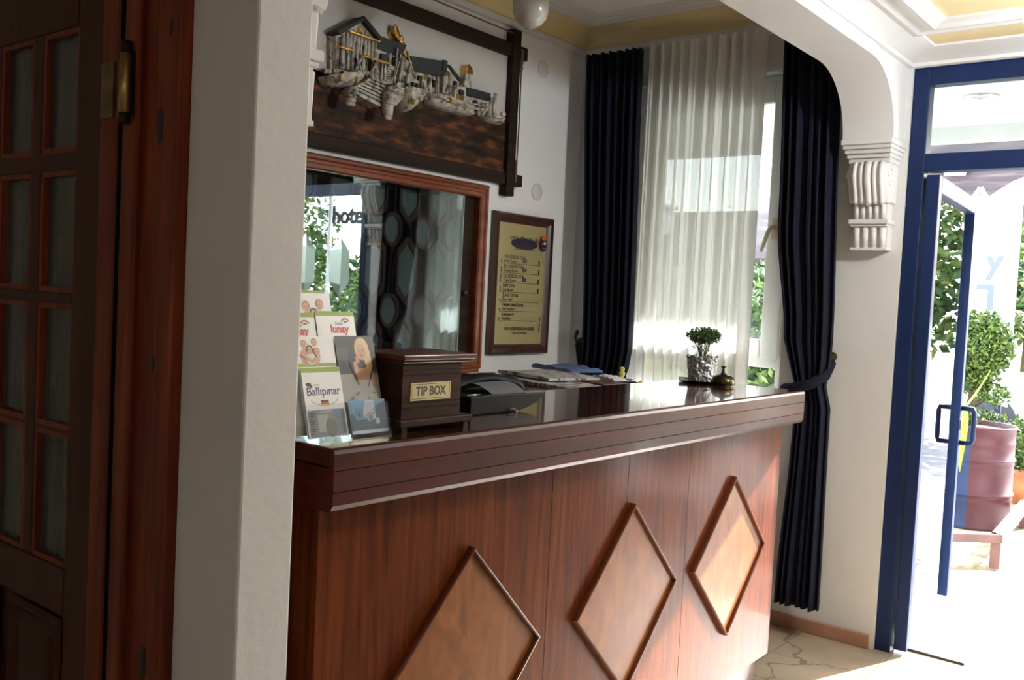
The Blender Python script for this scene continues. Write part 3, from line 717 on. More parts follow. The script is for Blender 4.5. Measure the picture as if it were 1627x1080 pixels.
hb = thing('brochure_holder', 'clear acrylic two tier stand behind the front leaflet pockets', 'leaflet holder', (1.27, 1.52, CT), 'clear leaflet holders')
link('pocket', pocket(1.150, .220, .0225, .0015, .03, .10, .02), M['acrylic'], hb); link('pocket', pocket(1.165, .205, .054, .085, .05, .10, .02), M['acrylic'], hb)
b = MB(); b.box(1.22, 1.36, 1.500, 1.600, CT, CT+.003)
link('support', b, M['acrylic'], hb)

# ---- telephone
tp = thing('telephone', 'black desk telephone with tilted grey panel next to the tip box', 'telephone', (1.93, 1.60, CT))
b = MB()
base = [(1.775, CT), (1.965, CT), (2.010, 1.198), (2.050, 1.210), (2.085, 1.228), (2.092, 1.236), (1.862, 1.241), (1.775, 1.238)]
b.prism(base, 'y', 1.545, 1.700)
link('base', b, M['black'], tp, bevel=0.004)
b = MB(); rows = []
for i in range(9):
    a = i/8; x0 = 1.864 + .0*a
    z = 1.2395 + .026*math.sin(a*PI/2); y = 1.547 + .060*a
    rows.append([(1.864 - .022*a, y, z), (2.000 - .020*a*a, y, z)])
b.grid(rows); b.grid([rows[-1], [(rows[-1][0][0], 1.66, 1.244), (rows[-1][1][0], 1.66, 1.244)]], smooth=False)
link('display_panel', b, M['phone_grey'], tp)
b = MB(); b.box(2.000, 2.090, 1.548, 1.575, 1.234, 1.2405); link('ledge', b, M['phone_grey'], tp, bevel=0.002)
b = MB(); rows = []
for i in range(17):
    a = i/16; x = 1.800 + .300*a; arch = .034*math.sin(PI*a)
    hw, hh = (.026 if 2 < i < 14 else .031), (.014 if 3 < i < 13 else .022)
    c = (x, 1.665 - .02*a, 1.236 + arch)
    rows.append([(c[0], c[1] + hw*math.cos(t)*(1 if 0 < i < 16 else .6), c[2] + hh*math.sin(t)*(1 if 0 < i < 16 else .6)) for t in [2*PI*k/14 for k in range(14)]])
b.grid(rows, closed=True); b.add(rows[0], [tuple(range(14))]); b.add(rows[-1], [tuple(range(14))])
link('handset', b, M['black'], tp)
b = MB(); b.tube([(1.932, 1.548, 1.199), (1.938, 1.535, 1.1995), (1.934, 1.522, 1.196), (1.926, 1.515, 1.1925)], .0028, 8)
link('cable', b, flat((.5, .5, .5), .4, name='pale_cable'), tp)['label'] = 'short pale cable end'
b = MB(); b.tube([(1.778, 1.56, 1.2405), (1.83, 1.56, 1.2405)], .0022, 6); link('antenna', b, M['chrome'], tp)

# ---- tray, potted plant, bell
tr = MB(); c = (3.375, 1.735)
rows = []
for s, zz in ((.052, CT), (.060, CT+.002), (.088, CT+.010), (.090, CT+.0115), (.086, CT+.0115), (.058, CT+.0045)):
    rows.append([(c[0]+(dx*math.cos(.5)-dy*math.sin(.5))*s, c[1]+(dx*math.sin(.5)+dy*math.cos(.5))*s, zz) for dx, dy in ((-1,-1),(1,-1),(1,1),(-1,1))])
tr.grid(rows, smooth=False, closed=True); tr.add(rows[0], [(0,1,2,3)]); tr.add(rows[-1], [(0,1,2,3)])
tag(link('saucer', tr, M['soft_black']), 'square dark dish under the foil wrapped pot', 'dish')
def leaves(mb, n, fn, size, mats, asp=.5):
    for i in range(n):
        p = Vector(fn()); d = Vector((random.gauss(0,1), random.gauss(0,1), random.gauss(0,.8)+.3)).normalized()
        s = d.cross(Vector((random.gauss(0,1), random.gauss(0,1), random.gauss(0,1)))).normalized()
        L = size*(.7+.6*random.random()); q = d.cross(s)*L*.12
        mb.add([p, p+d*L*.5+s*L*asp*.5, p+d*L, p+d*L*.5-s*L*asp*.5, p+d*L*.5+q], [(0,1,4), (1,2,4), (2,3,4), (3,0,4)], random.choice(mats))
def in_ellipsoid(c, r, shell=.5):
    while True:
        v = Vector((random.uniform(-1,1), random.uniform(-1,1), random.uniform(-1,1)))
        if shell < v.length <= 1: return (c[0]+v.x*r[0], c[1]+v.y*r[1], c[2]+v.z*r[2])
pp = thing('potted_plant', 'small bushy herb in a foil wrapped pot on the counter', 'plant', (3.375, 1.735, CT+.0045))
b = MB(); prof = [(.0495, .0), (.051, .004), (.0535, .03), (.057, .06), (.0605, .088), (.063, .098), (.0635, .101), (.059, .100), (.057, .085)]
n = 64; rows = []
for r, h in prof:
    rows.append([(3.375 + r*(1+.035*math.sin(k*2.9+h*160)*math.sin(k*1.3+h*90)+.02*random.random())*math.cos(2*PI*k/n), 1.735 + r*(1+.035*math.sin(k*2.9+h*160)*math.sin(k*1.3+h*90)+.02*random.random())*math.sin(2*PI*k/n), CT+.0045+h + (.004*math.sin(k*.9) if h > .095 else 0)) for k in range(n)])
b.grid(rows, closed=True, smooth=False); b.add(rows[0], [tuple(range(n))])
link('pot', b, M['foil'], pp)['label'] = 'crumpled silver foil wrapping'
b = MB(); b.lathe([(.0005, .002), (.055, 0)], (3.375, 1.735, CT+.094), 24); link('soil', b, M['soil'], pp)
b = MB(); tips = []
for i in range(22):
    a = random.random()*2*PI; r = .062*math.sqrt(random.random()); zt = 1.385 + .02*random.random() - r*.35
    p0 = Vector((3.375 + .006*math.cos(a), 1.735 + .006*math.sin(a), CT+.095)); p1 = Vector((3.375 + r*math.cos(a), 1.735 + r*math.sin(a), zt))
    mid = p0.lerp(p1, .5) + Vector((0, 0, .008)); b.tube([p0, mid, p1], [.0014, .0011, .0008], 5, cap=False); tips.append((p0, p1))
link('stem', b, flat((.10, .13, .04), .6, name='green_stem'), pp)
b = MB()
def herb():
    v = in_ellipsoid((3.375, 1.735, 1.374), (.068, .068, .032), .2); return v
leaves(b, 1500, herb, .0105, [M['leaf_a'], M['leaf_b'], M['leaf_b']], .6)
leaves(b, 160, lambda: tuple(random.choice(tips)[0].lerp(random.choice(tips)[1], random.uniform(.25, .8)) + Vector((random.gauss(0, .008), random.gauss(0, .008), 0))), .009, [M['leaf_b'], M['leaf_a']], .6)
link('leaves', b, None, pp, fix=False)
bl = thing('service_bell', 'old brass call bell on the counter beside the potted herb', 'bell', (3.330, 1.622, CT))
b = MB(); b.lathe([(.0005, 0), (.040, 0), (.041, .004), (.036, .007), (.010, .009)], (3.330, 1.622, CT), 32); link('base', b, M['bell'], bl)
b = MB(); b.lathe([(.0450, .0085), (.0462, .011), (.0458, .018), (.0435, .026), (.0385, .034), (.030, .0405), (.019, .0445), (.011, .0465), (.0085, .051)], (3.330, 1.622, CT), 40); link('dome', b, M['bell'], bl)
b = MB(); b.lathe([(.009, .049), (.006, .057), (.0045, .066), (.0045, .070), (.0095, .0715), (.0108, .074), (.0085, .0765), (.0005, .077)], (3.330, 1.622, CT), 20); link('plunger', b, M['bell'], bl)

# ================================================================== DESK BEHIND THE COUNTER
dk = thing('side_desk', 'brown wooden desk against the back wall under the price board', 'desk', (3.55, 2.65, 0))
b = MB(); b.box(2.95, 3.97, 2.285, 2.985, 1.075, 1.10); link('desktop', b, M['wood_x'], dk, bevel=0.003)
b = MB(); b.box(2.98, 3.00, 2.31, 2.98, 0, 1.075); b.box(3.92, 3.94, 2.31, 2.98, 0, 1.075); b.box(3.0, 3.92, 2.95, 2.98, 0, 1.075); b.box(3.0, 3.92, 2.31, 2.33, .93, 1.075); link('carcass', b, M['wood_z'], dk)
def paper(pts, z, m, name, label, cat, t=.004, group=None, wav=.0, drop=0):
    # a loose sheet: quad outline subdivided, gently wavy
    a, bb, c, d = [Vector((*p, 0)) for p in pts]; N = 12; top = []; bot = []
    for i in range(N+1):
        r1 = []; r2 = []
        for j in range(N+1):
            u, v = i/N, j/N; p = a.lerp(bb, u).lerp(d.lerp(c, u), v)
            zz = z + wav*(math.sin(u*6+v*3)*.5+.5)*(.4+v*.6) + wav*.5*math.sin(v*9) ** 2
            r1.append((p.x, p.y, zz+t)); r2.append((p.x, p.y, z if i in (0, N) or j in (0, N) else zz))
        top.append(r1); bot.append(r2)
    q = MB(); q.grid(top, smooth=True); q.grid(bot, smooth=True)
    e = [[top[0], bot[0]], [top[-1], bot[-1]], [[r[0] for r in top], [r[0] for r in bot]], [[r[-1] for r in top], [r[-1] for r in bot]]]
    for g in e: q.grid(g, smooth=False)
    return tag(link(name, q, m), label, cat, group)
news = noisy('newsprint', [(0.42, (.12, .12, .12)), (.52, (.50, .49, .46)), (.7, (.60, .58, .55))], (12, 60, 4), 5, 0.85)
news2 = noisy('printed_paper', [(0.40, (.10, .10, .12)), (.5, (.52, .50, .48)), (.7, (.62, .60, .57))], (40, 12, 4), 5, 0.8)
paper([(3.28, 2.30), (3.52, 2.29), (3.62, 2.86), (3.36, 2.90)], 1.101, news, 'newspaper', 'grey newspaper lying open at the left end of the desk', 'newspaper', .012, 'papers on the desk', .006)
paper([(3.40, 2.50), (3.70, 2.42), (3.80, 2.78), (3.50, 2.88)], 1.121, news2, 'newspaper', 'folded newspaper lying across the open one on the desk', 'newspaper', .010, 'papers on the desk', .006)
paper([(3.545, 2.30), (3.74, 2.29), (3.75, 2.41), (3.565, 2.40)], 1.101, flat((.10, .035, .025), .5, name='maroon_cover'), 'ledger', 'dark maroon ledger at the front edge of the desk', 'book', .018)
paper([(3.74, 2.62), (3.93, 2.56), (3.97, 2.80), (3.79, 2.90)], 1.136, flat((.10, .15, .33), .5, name='blue_cover'), 'magazine', 'blue covered booklet on top of the papers, near the navy curtain', 'magazine', .006, None, .016)
paper([(3.82, 2.47), (3.93, 2.47), (3.93, 2.55), (3.83, 2.555)], 1.101, news2, 'magazine', 'striped magazine behind the round black dish', 'magazine', .022, None, .006)
paper([(3.72, 2.36), (3.80, 2.34), (3.83, 2.42), (3.75, 2.45)], 1.120, flat((.66, .66, .66), .7, name='white_note'), 'note_paper', 'crumpled white note between newspaper and black dish', 'paper', .003, None, .012)
b = MB(); b.lathe([(.0005, .0), (.045, 0), (.055, .012), (.056, .018), (.050, .018), (.044, .008), (.0005, .008)], (3.86, 2.395, 1.10), 28)
ad = thing('ashtray', 'round black dish with a bright rim on the desk', 'dish', (3.86, 2.395, 1.10)); link('bowl', b, M['black'], ad)
b = MB(); b.lathe([(.0535, .018), (.0565, .021), (.0570, .017)], (3.86, 2.395, 1.10), 28); link('rim', b, M['chrome'], ad)
b = MB(); b.tube([(3.895, 2.325, 1.109), (3.935, 2.345, 1.109)], .009, 8); tag(link('lighter', b, flat((.75, .28, .03), .35, name='orange_plastic')), 'orange lighter beside the round black dish', 'lighter')
b = MB(); b.box(3.93, 3.963, 2.36, 2.43, 1.10, 1.106); tag(link('eyeglass_case', b, M['soft_black'], bevel=.002), 'small flat black case at the right end of the desk', 'case')
b = MB(); b.lathe([(.0005, 0), (.018, 0), (.020, .004), (.012, .010), (.008, .02), (.014, .032), (.016, .042), (.010, .052), (.013, .060), (.011, .070), (.0005, .074)], (3.945, 2.46, 1.10), 16)
tag(link('figurine', b, flat((.60, .56, .10), .4, name='yellow_glaze')), 'small yellow figurine at the right end of the desk', 'figurine')

# ================================================================== BACK WALL HANGINGS
sw = thing('sliding_window', 'reddish wooden sliding window in the wall under the harbour relief', 'window', (2.5, 3.02, 1.11))
b = MB(); rows = []
for o, y in ((0, YB), (0, YB-.058), (.008, YB-.068), (.020, YB-.068), (.026, YB-.060), (.036, YB-.060), (.042, YB-.068), (.058, YB-.068), (.064, YB-.060), (.064, YB+.06)):
    rows.append([(1.53+o, y, 1.134+o*.8), (3.468-o, y, 1.134+o*.8), (3.468-o, y, 2.014-o), (1.53+o, y, 2.014-o)])
b.grid(rows, closed=True, smooth=False)
link('frame', b, M['wood_frame'], sw)
b = MB(); b.box(1.56, 3.44, YB-.075, YB-.002, 1.118, 1.137); link('sill', b, M['wood_frame'], sw, bevel=.004)
b = MB(); b.box(1.60, 3.405, YB+.165, YB+.185, 1.185, 1.95)
# lattice of long and round openings
hexw, hexh = .052, .125
board = wood('lattice_brown', (.13, .055, .038), (.20, .085, .06), (.28, .13, .095), 'z', .2, .45)
la = link('lattice_board', b, flat((.055, .040, .036), .6, name='dark_board'), sw)
tealp = noisy('teal_grey_glass', [(.3, (.26, .31, .32)), (.7, (.34, .40, .41))], (3, 3, 3), 2, .3)
LY = YB + .030
def ringpoly(cx, cz, kind, k=1.0):
    if kind == 'hex':
        w, h = hexw*k, hexh*k; t = .060
        return [(cx, cz-h), (cx+w, cz-h+t), (cx+w, cz+h-t), (cx, cz+h), (cx-w, cz+h-t), (cx-w, cz-h+t)]
    return [(cx+.047*k*math.cos(a), cz+.062*k*math.sin(a)) for a in [2*PI*i/16+PI/16 for i in range(16)]]
for i in range(11):
    cx = 1.63 + .2*i
    if cx > 3.42: break
    for kind, zs in (('hex', (1.222, 1.582, 1.942)), ('oval', (1.402, 1.762))):
        x = cx if kind == 'hex' else cx + .1
        if x > 3.33: continue
        for cz in zs:
            def cl(p): return [(a, min(max(c, 1.187), 1.948)) for a, c in p]
            o = cl(ringpoly(x, cz, kind, 1.24)); ii = cl(ringpoly(x, cz, kind, 1.0)); q = MB()
            q.grid([[(a, LY+.02, c) for a, c in o], [(a, LY, c) for a, c in o], [(a, LY, c) for a, c in ii], [(a, LY+.02, c) for a, c in ii]], closed=True, smooth=False)
            rg = link('lattice_ring', q, board, sw)
            q = MB(); q.prism(ii, 'y', LY+.010, LY+.014); link('lattice_glass', q, tealp, rg)
PY = YB - .052
b = MB(); b.box(1.592, 3.300, PY, PY+.005, 1.184, 1.951); pn = link('pane', b, M['mirror_pane'], sw)
b = MB(); b.box(3.2985, 3.3025, PY-.002, PY+.007, 1.186, 1.949); link('pane_edge', b, flat((.35, .42, .42), .2, name='glass_edge'), pn)
crys = thin_glass('frosted_bevelled_glass', (.22, .27, .27), .62, .28, (.66, .86, .82))
for i in range(3):
    cx = 2.203 + .18*i; cz = 1.577; q = MB(); o = ringpoly(cx, cz, 'hex', .98); y0 = PY - .0005
    ridge = [(cx, PY-.007, cz-hexh+.05), (cx, PY-.007, cz+hexh-.05)]
    vs = [(a, y0, c) for a, c in o] + ridge
    q.add(vs, [(0,1,6), (1,2,7,6), (2,3,7), (3,4,7), (4,5,6,7), (5,0,6)])
    link('bevelled_lozenge', q, crys, pn)
b = MB(); b.lathe([(.0005, -.03), (.014, -.028), (.016, -.02), (.010, -.012), (.008, 0), (.016, .002)], (3.345, YB-.025, 1.496), 16, axis='y'); link('knob', b, M['soft_black'], sw)
b = MB(); b.box(3.31, 3.404, YB-.025, YB, 1.186, 1.949); link('inner_stile', b, M['oak_dark'], sw)

# framed paper under the sliding window
cf = thing('certificate_frame', 'small brown framed paper hanging just under the sliding window', 'picture', (3.40, 3.0, .80))
b = MB(); rows = []
for o, y in ((0, YB), (0, YB-.020), (.010, YB-.026), (.024, YB-.020), (.030, YB-.012)):
    rows.append([(3.18+o, y, .78+o), (3.632-o, y, .78+o), (3.632-o, y, 1.106-o), (3.18+o, y, 1.106-o)])
b.grid(rows, closed=True, smooth=False); link('frame', b, M['wood_frame'], cf)
P = Print((3.205, YB-.012, .805), (1, 0, 0), (0, 0, 1), (0, -1, 0)); P.base(.402, .276, .004, flat((.62, .63, .60), .5, name='certificate_paper'))
for i in range(5): P.rect(.05, .245-i*.018, .35-.03*(i % 2), .248-i*.018, (.25, .27, .27))
link('paper', P.mb, None, cf, fix=False)

# price board
pb = thing('price_board', 'brown framed yellow price board on the wall beside the navy curtain', 'notice board', (3.807, 3.0, 1.197))
b = MB(); rows = []
for o, y in ((0, YB), (0, YB-.026), (.008, YB-.034), (.030, YB-.032), (.044, YB-.022), (.050, YB-.014)):
    rows.append([(3.562+o, y, 1.197+o), (4.048-o, y, 1.197+o), (4.048-o, y, 1.907-o), (3.562+o, y, 1.907-o)])
b.grid(rows, closed=True, smooth=False); link('frame', b, wood('board_frame', (.035, .012, .009), (.06, .02, .014), (.09, .032, .022), 'z', .5, .35), pb)
P = Print((3.605, YB-.0145, 1.240), (1, 0, 0), (0, 0, 1), (0, -1, 0)); w, h = .40, .624
P.base(w, h, .004, M['plate']); ink = (.05, .04, .02); pur = (.035, .02, .06)
P.ell(.215, .520, .110, .028, pur, 28); P.text('ODA FİYATLARI', .215, .540, .032, (.02, .02, .012), .035); P.text('Room Rates', .215, .498, .030, (.03, .06, .02), .025)
rowsT = [('TEK KİŞİLİK ODA', 'Single Room', 1, 1), ('İKİ KİŞİLİK ODA', 'Double Room', 2, 1), ('ÜÇ KİŞİLİK ODA', 'Triple Room', 3, 1), ('SUIT ODA', 'Suit Room', 2, 0), ('İLAVE YATAK', 'Extra Bed', 1, 0), ('YARIM PANSİYON', 'Half Pension', 1, 0), ('KAHVALTI', 'Breakfast', 1, 0)]
for i, (a, c, nb, sq) in enumerate(rowsT):
    v = .415 - i*.0485
    P.text(a, .055, v+.033, .021, ink, .03, align='LEFT'); P.text(c, .055, v+.0125, .020, ink, .02, align='LEFT')
    P.rect(.035, v, .355, v+.0022, ink)
    for j in range(nb): P.ell(.036, v+.010+j*.014, .0045, .006, ink, 10)
    if sq:
        for j in range(2): P.rect(.208+j*.018, v+.008, .223+j*.018, v+.028, (.10, .085, .11))
    if i < 4: P.rect(.340, v+.002, .352, v+.026, ink)
for j in range(3): P.rect(.368, .125-j*.028, .378, .145-j*.028, (.09, .04, .03))
P.text('KDV ÜCRETLERE DAHİLDİR', .205, .085, .0195, ink, .03); P.text('Taxes are included', .205, .064, .0165, ink, .015)
link('price_plate', P.mb, None, pb, fix=False)
P = Print((3.962, YB-.030, 1.735), (1, 0, 0), (0, 0, 1), (0, -1, 0)); P.base(.002, .002, .012, M['soft_black'])
P.ell(.0, .032, .026, .036, (.02, .012, .03)); P.ell(.002, .066, .020, .014, (.62, .12, .03)); P.ell(-.008, .036, .008, .007, (.40, .03, .08)); P.ell(.010, .038, .009, .008, (.6, .6, .62)); P.rect(-.012, .012, .012, .016, (.35, .3, .3))
link('sticker', P.mb, None, pb, fix=False)['label'] = 'dark oval sticker with red top'

# round blank covers on the wall
for z, lb in ((2.669, 'round white wall cover high on the wall, right of the relief'), (2.038, 'round white wall cover above the price board')):
    q = MB(); q.lathe([(.044, 0), (.044, -.006), (.038, -.011), (.0005, -.012)], (3.915, YB, z), 24, axis='y')
    tag(link('junction_cover', q, M['plaster_smooth']), lb, 'wall cover', 'round wall covers')

# harbour relief picture
hr = thing('relief_picture', 'framed harbour relief with houses and boats above the sliding window', 'picture', (2.9, 3.0, 2.0))
def beam(mb, x0, x1, z0, z1, y0, y1): mb.box(x0, x1, y0, y1, z0, z1)
q = MB(); q.box(2.04, 3.738, YB-.040, YB-.002, 2.664, 2.728); link('rail', q, M['oak_dark'], hr, bevel=.004)
q = MB(); q.box(2.04, 3.745, YB-.040, YB-.002, 2.040, 2.098); link('rail', q, M['oak_dark'], hr, bevel=.004)
q = MB(); q.box(3.608, 3.668, YB-.052, YB-.002, 1.985, 2.795); link('stile', q, M['oak_dark'], hr, bevel=.004)
q = MB(); q.box(2.09, 2.15, YB-.052, YB-.002, 2.020, 2.795); link('stile', q, M['oak_dark'], hr, bevel=.004)
q = MB(); q.box(2.15, 3.62, YB-.016, YB-.004, 2.09, 2.672); link('back_board', q, M['board_white'], hr)
q = MB(); nx, nz = 60, 10
rows = [[(2.15 + 1.46*i/nx, YB-.018 - .010*abs(math.sin(i*1.7+j*2.3)) , 2.098 + .245*j/nz) for i in range(nx+1)] for j in range(nz+1)]
q.grid(rows, smooth=True); link('sea_panel', q, M['sea'], hr)
q = MB()
q.tube([(2.12, YB-.03, 2.80), (3.648, YB-.045, 2.772)], .0035, 6); q.tube([(3.676, YB-.05, 2.68), (3.682, YB-.05, 2.38), (3.678, YB-.05, 2.10)], .004, 6)
for i in range(9): q.sphere((3.672 + .004*(i % 2), YB-.054, 2.70 - i*.012), .008, .008, .009, n=8, k=5); q.sphere((3.674, YB-.052, 2.16 - i*.012), .007, .007, .008, n=8, k=5)
link('rope', q, flat((.20, .11, .06), .7, name='twisted_rope'), hr)
REL = [
 ('house_wall', 'ivory', .050, [(2.487, 2.491), (2.611, 2.577), (2.705, 2.518), (2.724, 2.377), (2.494, 2.354)]),
 ('house_roof', 'charcoal', .075, [(2.473, 2.498), (2.61, 2.592), (2.618, 2.579), (2.487, 2.486)]),
 ('house_roof', 'charcoal', .075, [(2.61, 2.592), (2.718, 2.526), (2.709, 2.509), (2.604, 2.575)]),
 ('house_roof', 'charcoal', .045, [(2.699, 2.545), (2.882, 2.544), (2.856, 2.485), (2.717, 2.49)]),
 ('gold_beam', 'gold', .078, [(2.534, 2.517), (2.701, 2.515), (2.702, 2.507), (2.535, 2.51)]),
 ('window', 'gold', .056, [(2.602, 2.554), (2.63, 2.551), (2.631, 2.531), (2.603, 2.534)]),
 ('gold_beam', 'gold', .085, [(2.609, 2.439), (2.756, 2.436), (2.756, 2.426), (2.609, 2.429)]),
 ('gold_beam', 'gold', .080, [(2.489, 2.447), (2.558, 2.446), (2.558, 2.438), (2.49, 2.437)]),
 ('house_wall', 'ivory', .036, [(2.71, 2.493), (2.863, 2.492), (2.859, 2.432), (2.715, 2.401)]),
 ('shed', 'ivory', .055, [(2.836, 2.496), (2.91, 2.465), (2.906, 2.405), (2.838, 2.406)]),
 ('dock', 'ivory', .070, [(2.553, 2.286), (2.682, 2.371), (2.76, 2.369), (2.724, 2.257)]),
 ('dock_edge', 'ivory', .080, [(2.553, 2.286), (2.724, 2.257), (2.717, 2.246), (2.554, 2.276)]),
 ('house_wall', 'ivory', .040, [(2.911, 2.449), (3.085, 2.453), (3.082, 2.374), (2.924, 2.37)]),
 ('house_roof', 'charcoal', .060, [(2.896, 2.499), (3.121, 2.525), (3.108, 2.463), (3.068, 2.449), (2.911, 2.443)]),
 ('chimney', 'charcoal', .066, [(3.096, 2.527), (3.121, 2.527), (3.116, 2.476), (3.091, 2.476)]),
 ('house_wall', 'ivory', .036, [(3.127, 2.501), (3.146, 2.516), (3.226, 2.465), (3.233, 2.375), (3.123, 2.376)]),
 ('house_roof', 'charcoal', .050, [(3.138, 2.517), (3.154, 2.518), (3.234, 2.47), (3.227, 2.459)]),
 ('lighthouse', 'ivory', .040, [(3.271, 2.506), (3.314, 2.512), (3.315, 2.443), (3.263, 2.435)]),
 ('lantern', 'gold', .044, [(3.273, 2.538), (3.289, 2.553), (3.313, 2.535), (3.319, 2.51), (3.271, 2.503)]),
 ('house_roof', 'charcoal', .050, [(3.28, 2.444), (3.446, 2.448), (3.435, 2.41), (3.291, 2.406), (3.265, 2.41)]),
 ('house_wall', 'ivory', .036, [(3.282, 2.407), (3.435, 2.413), (3.43, 2.359), (3.295, 2.352)]),
 ('cabin', 'ivory', .064, [(3.173, 2.431), (3.254, 2.436), (3.251, 2.361), (3.174, 2.364)]),
 ('cabin', 'ivory', .070, [(2.872, 2.403), (2.945, 2.402), (2.942, 2.33), (2.876, 2.334)]),
 ('window', 'gold', .046, [(2.911, 2.443), (2.942, 2.444), (2.94, 2.422), (2.913, 2.422)]),
 ('window', 'gold', .046, [(3.001, 2.446), (3.02, 2.447), (3.018, 2.422), (2.998, 2.421)]),
 ('window', 'gold', .042, [(3.14, 2.492), (3.165, 2.489), (3.162, 2.466), (3.137, 2.469)]),
 ('net', 'gold', .072, [(3.188, 2.395), (3.24, 2.393), (3.21, 2.336), (3.183, 2.354)]),
]
for nm, mt, dep, poly in REL:
    q = MB(); q.prism(poly, 'y', YB-.012-dep, YB-.012); link(nm, q, M[mt], hr, bevel=.003)
# weatherboards on the big gable
q = MB()
for i in range(11):
    x = 2.50 + i*.0195; zt = 2.487 + (x-2.487)*.66 if x < 2.611 else 2.572 - (x-2.611)*.58
    q.tube([(x, YB-.063, 2.36), (x, YB-.063, zt-.012)], .006, 5)
link('weatherboards', q, M['ivory'], hr)
def hull(poly, dep, name):
    cx = sum(p[0] for p in poly)/len(poly); cz = max(p[1] for p in poly)
    q = MB(); rows = []
    for k, t in ((1.0, 0), (1.0, .35), (.93, .7), (.75, .92), (.45, 1.0)):
        rows.append([(cx + (x-cx)*k, YB-.014-dep*t, cz + (z-cz)*k) for x, z in poly])
    q.grid(rows, closed=True, smooth=True); q.add(rows[-1], [tuple(range(len(poly)))])
    link(name, q, M['ivory'], hr)
hull([(2.435, 2.317), (2.496, 2.32), (2.587, 2.339), (2.623, 2.366), (2.621, 2.34), (2.569, 2.304), (2.472, 2.278), (2.443, 2.289)], .10, 'boat')
hull([(2.775, 2.356), (2.848, 2.366), (2.852, 2.297), (2.817, 2.264), (2.781, 2.252), (2.77, 2.313)], .09, 'boat')
hull([(2.861, 2.36), (2.945, 2.36), (2.944, 2.298), (2.9, 2.263), (2.862, 2.256), (2.845, 2.301)], .10, 'boat')
hull([(3.026, 2.363), (3.057, 2.375), (3.166, 2.351), (3.321, 2.357), (3.333, 2.324), (3.276, 2.314), (3.127, 2.315), (3.029, 2.32)], .085, 'boat')
hull([(3.395, 2.335), (3.44, 2.352), (3.563, 2.346), (3.546, 2.319), (3.48, 2.314)], .07, 'boat')
for pts, r in (([(2.545, YB-.09, 2.285), (2.540, YB-.10, 2.25), (2.530, YB-.10, 2.222)], .022), ([(2.752, YB-.09, 2.325), (2.745, YB-.105, 2.27), (2.728, YB-.115, 2.205)], .024)):
    q = MB(); q.tube(pts, r, 10)
    for i in range(5): q.sphere((pts[0][0]+(pts[-1][0]-pts[0][0])*i/4, pts[1][1]-.012, pts[0][2]+(pts[-1][2]-pts[0][2])*i/4), r*1.08, r*.8, .012, n=10, k=5)
    link('mooring_post', q, M['ivory'], hr)
q = MB()
for i in range(70):
    t = i/70; q.sphere((2.815 + .075*t + random.gauss(0, .011)*(1-.5*t), YB-.036-.012*random.random(), 2.606 - .10*t + random.gauss(0, .007)), .010, .009, .009, n=6, k=4)
q.prism([(2.800, 2.575), (2.822, 2.606), (2.846, 2.614), (2.872, 2.565), (2.902, 2.500), (2.866, 2.522)], 'y', YB-.034, YB-.012)
link('gold_tree', q, M['gold'], hr)
ST = [((2.437, 2.469), (2.443, 2.343)), ((2.51, 2.487), (2.51, 2.357)), ((2.542, 2.489), (2.543, 2.362)), ((2.567, 2.46), (2.566, 2.359)), ((2.593, 2.481), (2.593, 2.355)), ((2.634, 2.481), (2.619, 2.381)), ((2.664, 2.442), (2.662, 2.349)), ((2.692, 2.438), (2.686, 2.359)), ((2.72, 2.439), (2.711, 2.354)), ((2.741, 2.443), (2.727, 2.383)), ((2.782, 2.484), (2.767, 2.37)), ((2.756, 2.431), (2.739, 2.365)), ((2.817, 2.513), (2.797, 2.35)), ((2.845, 2.482), (2.818, 2.365)), ((2.864, 2.476), (2.839, 2.385)), ((2.894, 2.472), (2.866, 2.375)), ((2.961, 2.394), (2.958, 2.317)), ((2.984, 2.404), (2.98, 2.332)), ((3.029, 2.436), (3.026, 2.363)), ((3.053, 2.44), (3.05, 2.368)), ((3.077, 2.451), (3.074, 2.367)), ((3.115, 2.487), (3.108, 2.351)), ((3.133, 2.474), (3.132, 2.356)), ((3.26, 2.409), (3.252, 2.344)), ((3.359, 2.387), (3.355, 2.328)), ((3.395, 2.394), (3.386, 2.333)), ((3.439, 2.426), (3.414, 2.332)), ((3.451, 2.446), (3.43, 2.353))]
for a, c in ST:
    y = YB - .055 - .03*random.random(); q = MB(); q.tube([(a[0], y, a[1]), (c[0], y-.008, c[1])], .0055 if random.random() < .7 else .0085, 6); link('post', q, M['ivory'], hr)
q = MB()
for s in (0, .026): q.tube([(2.752+s, YB-.075, 2.435), (2.730+s, YB-.09, 2.36)], .004, 5)
for i in range(7): q.tube([(2.750-i*.0033, YB-.077-i*.002, 2.428-i*.011), (2.776-i*.0033, YB-.077-i*.002, 2.428-i*.011)], .0035, 5)
link('ladder', q, M['ivory'], hr)
for i in range(12):
    x = 2.95 + i*.052; q = MB(); q.sphere((x, YB-.06-.02*random.random(), 2.345+.02*random.random()), .013+.006*random.random(), .015, .014, n=8, k=5); link('barrel', q, M['ivory'], hr)
for i in range(8): q = MB(); q.sphere((2.43+i*.02, YB-.07, 2.335+.012*random.random()), .012, .014, .012, n=8, k=5); link('barrel', q, M['ivory'], hr)
for x0, x1, z in ((3.30, 3.43, 2.372), (2.955, 3.02, 2.365)):
    q = MB(); q.tube([(x0, YB-.075, z), (x1, YB-.075, z+.004)], .004, 5); q.tube([(x0, YB-.075, z-.018), (x1, YB-.075, z-.014)], .004, 5); link('fence', q, M['ivory'], hr)

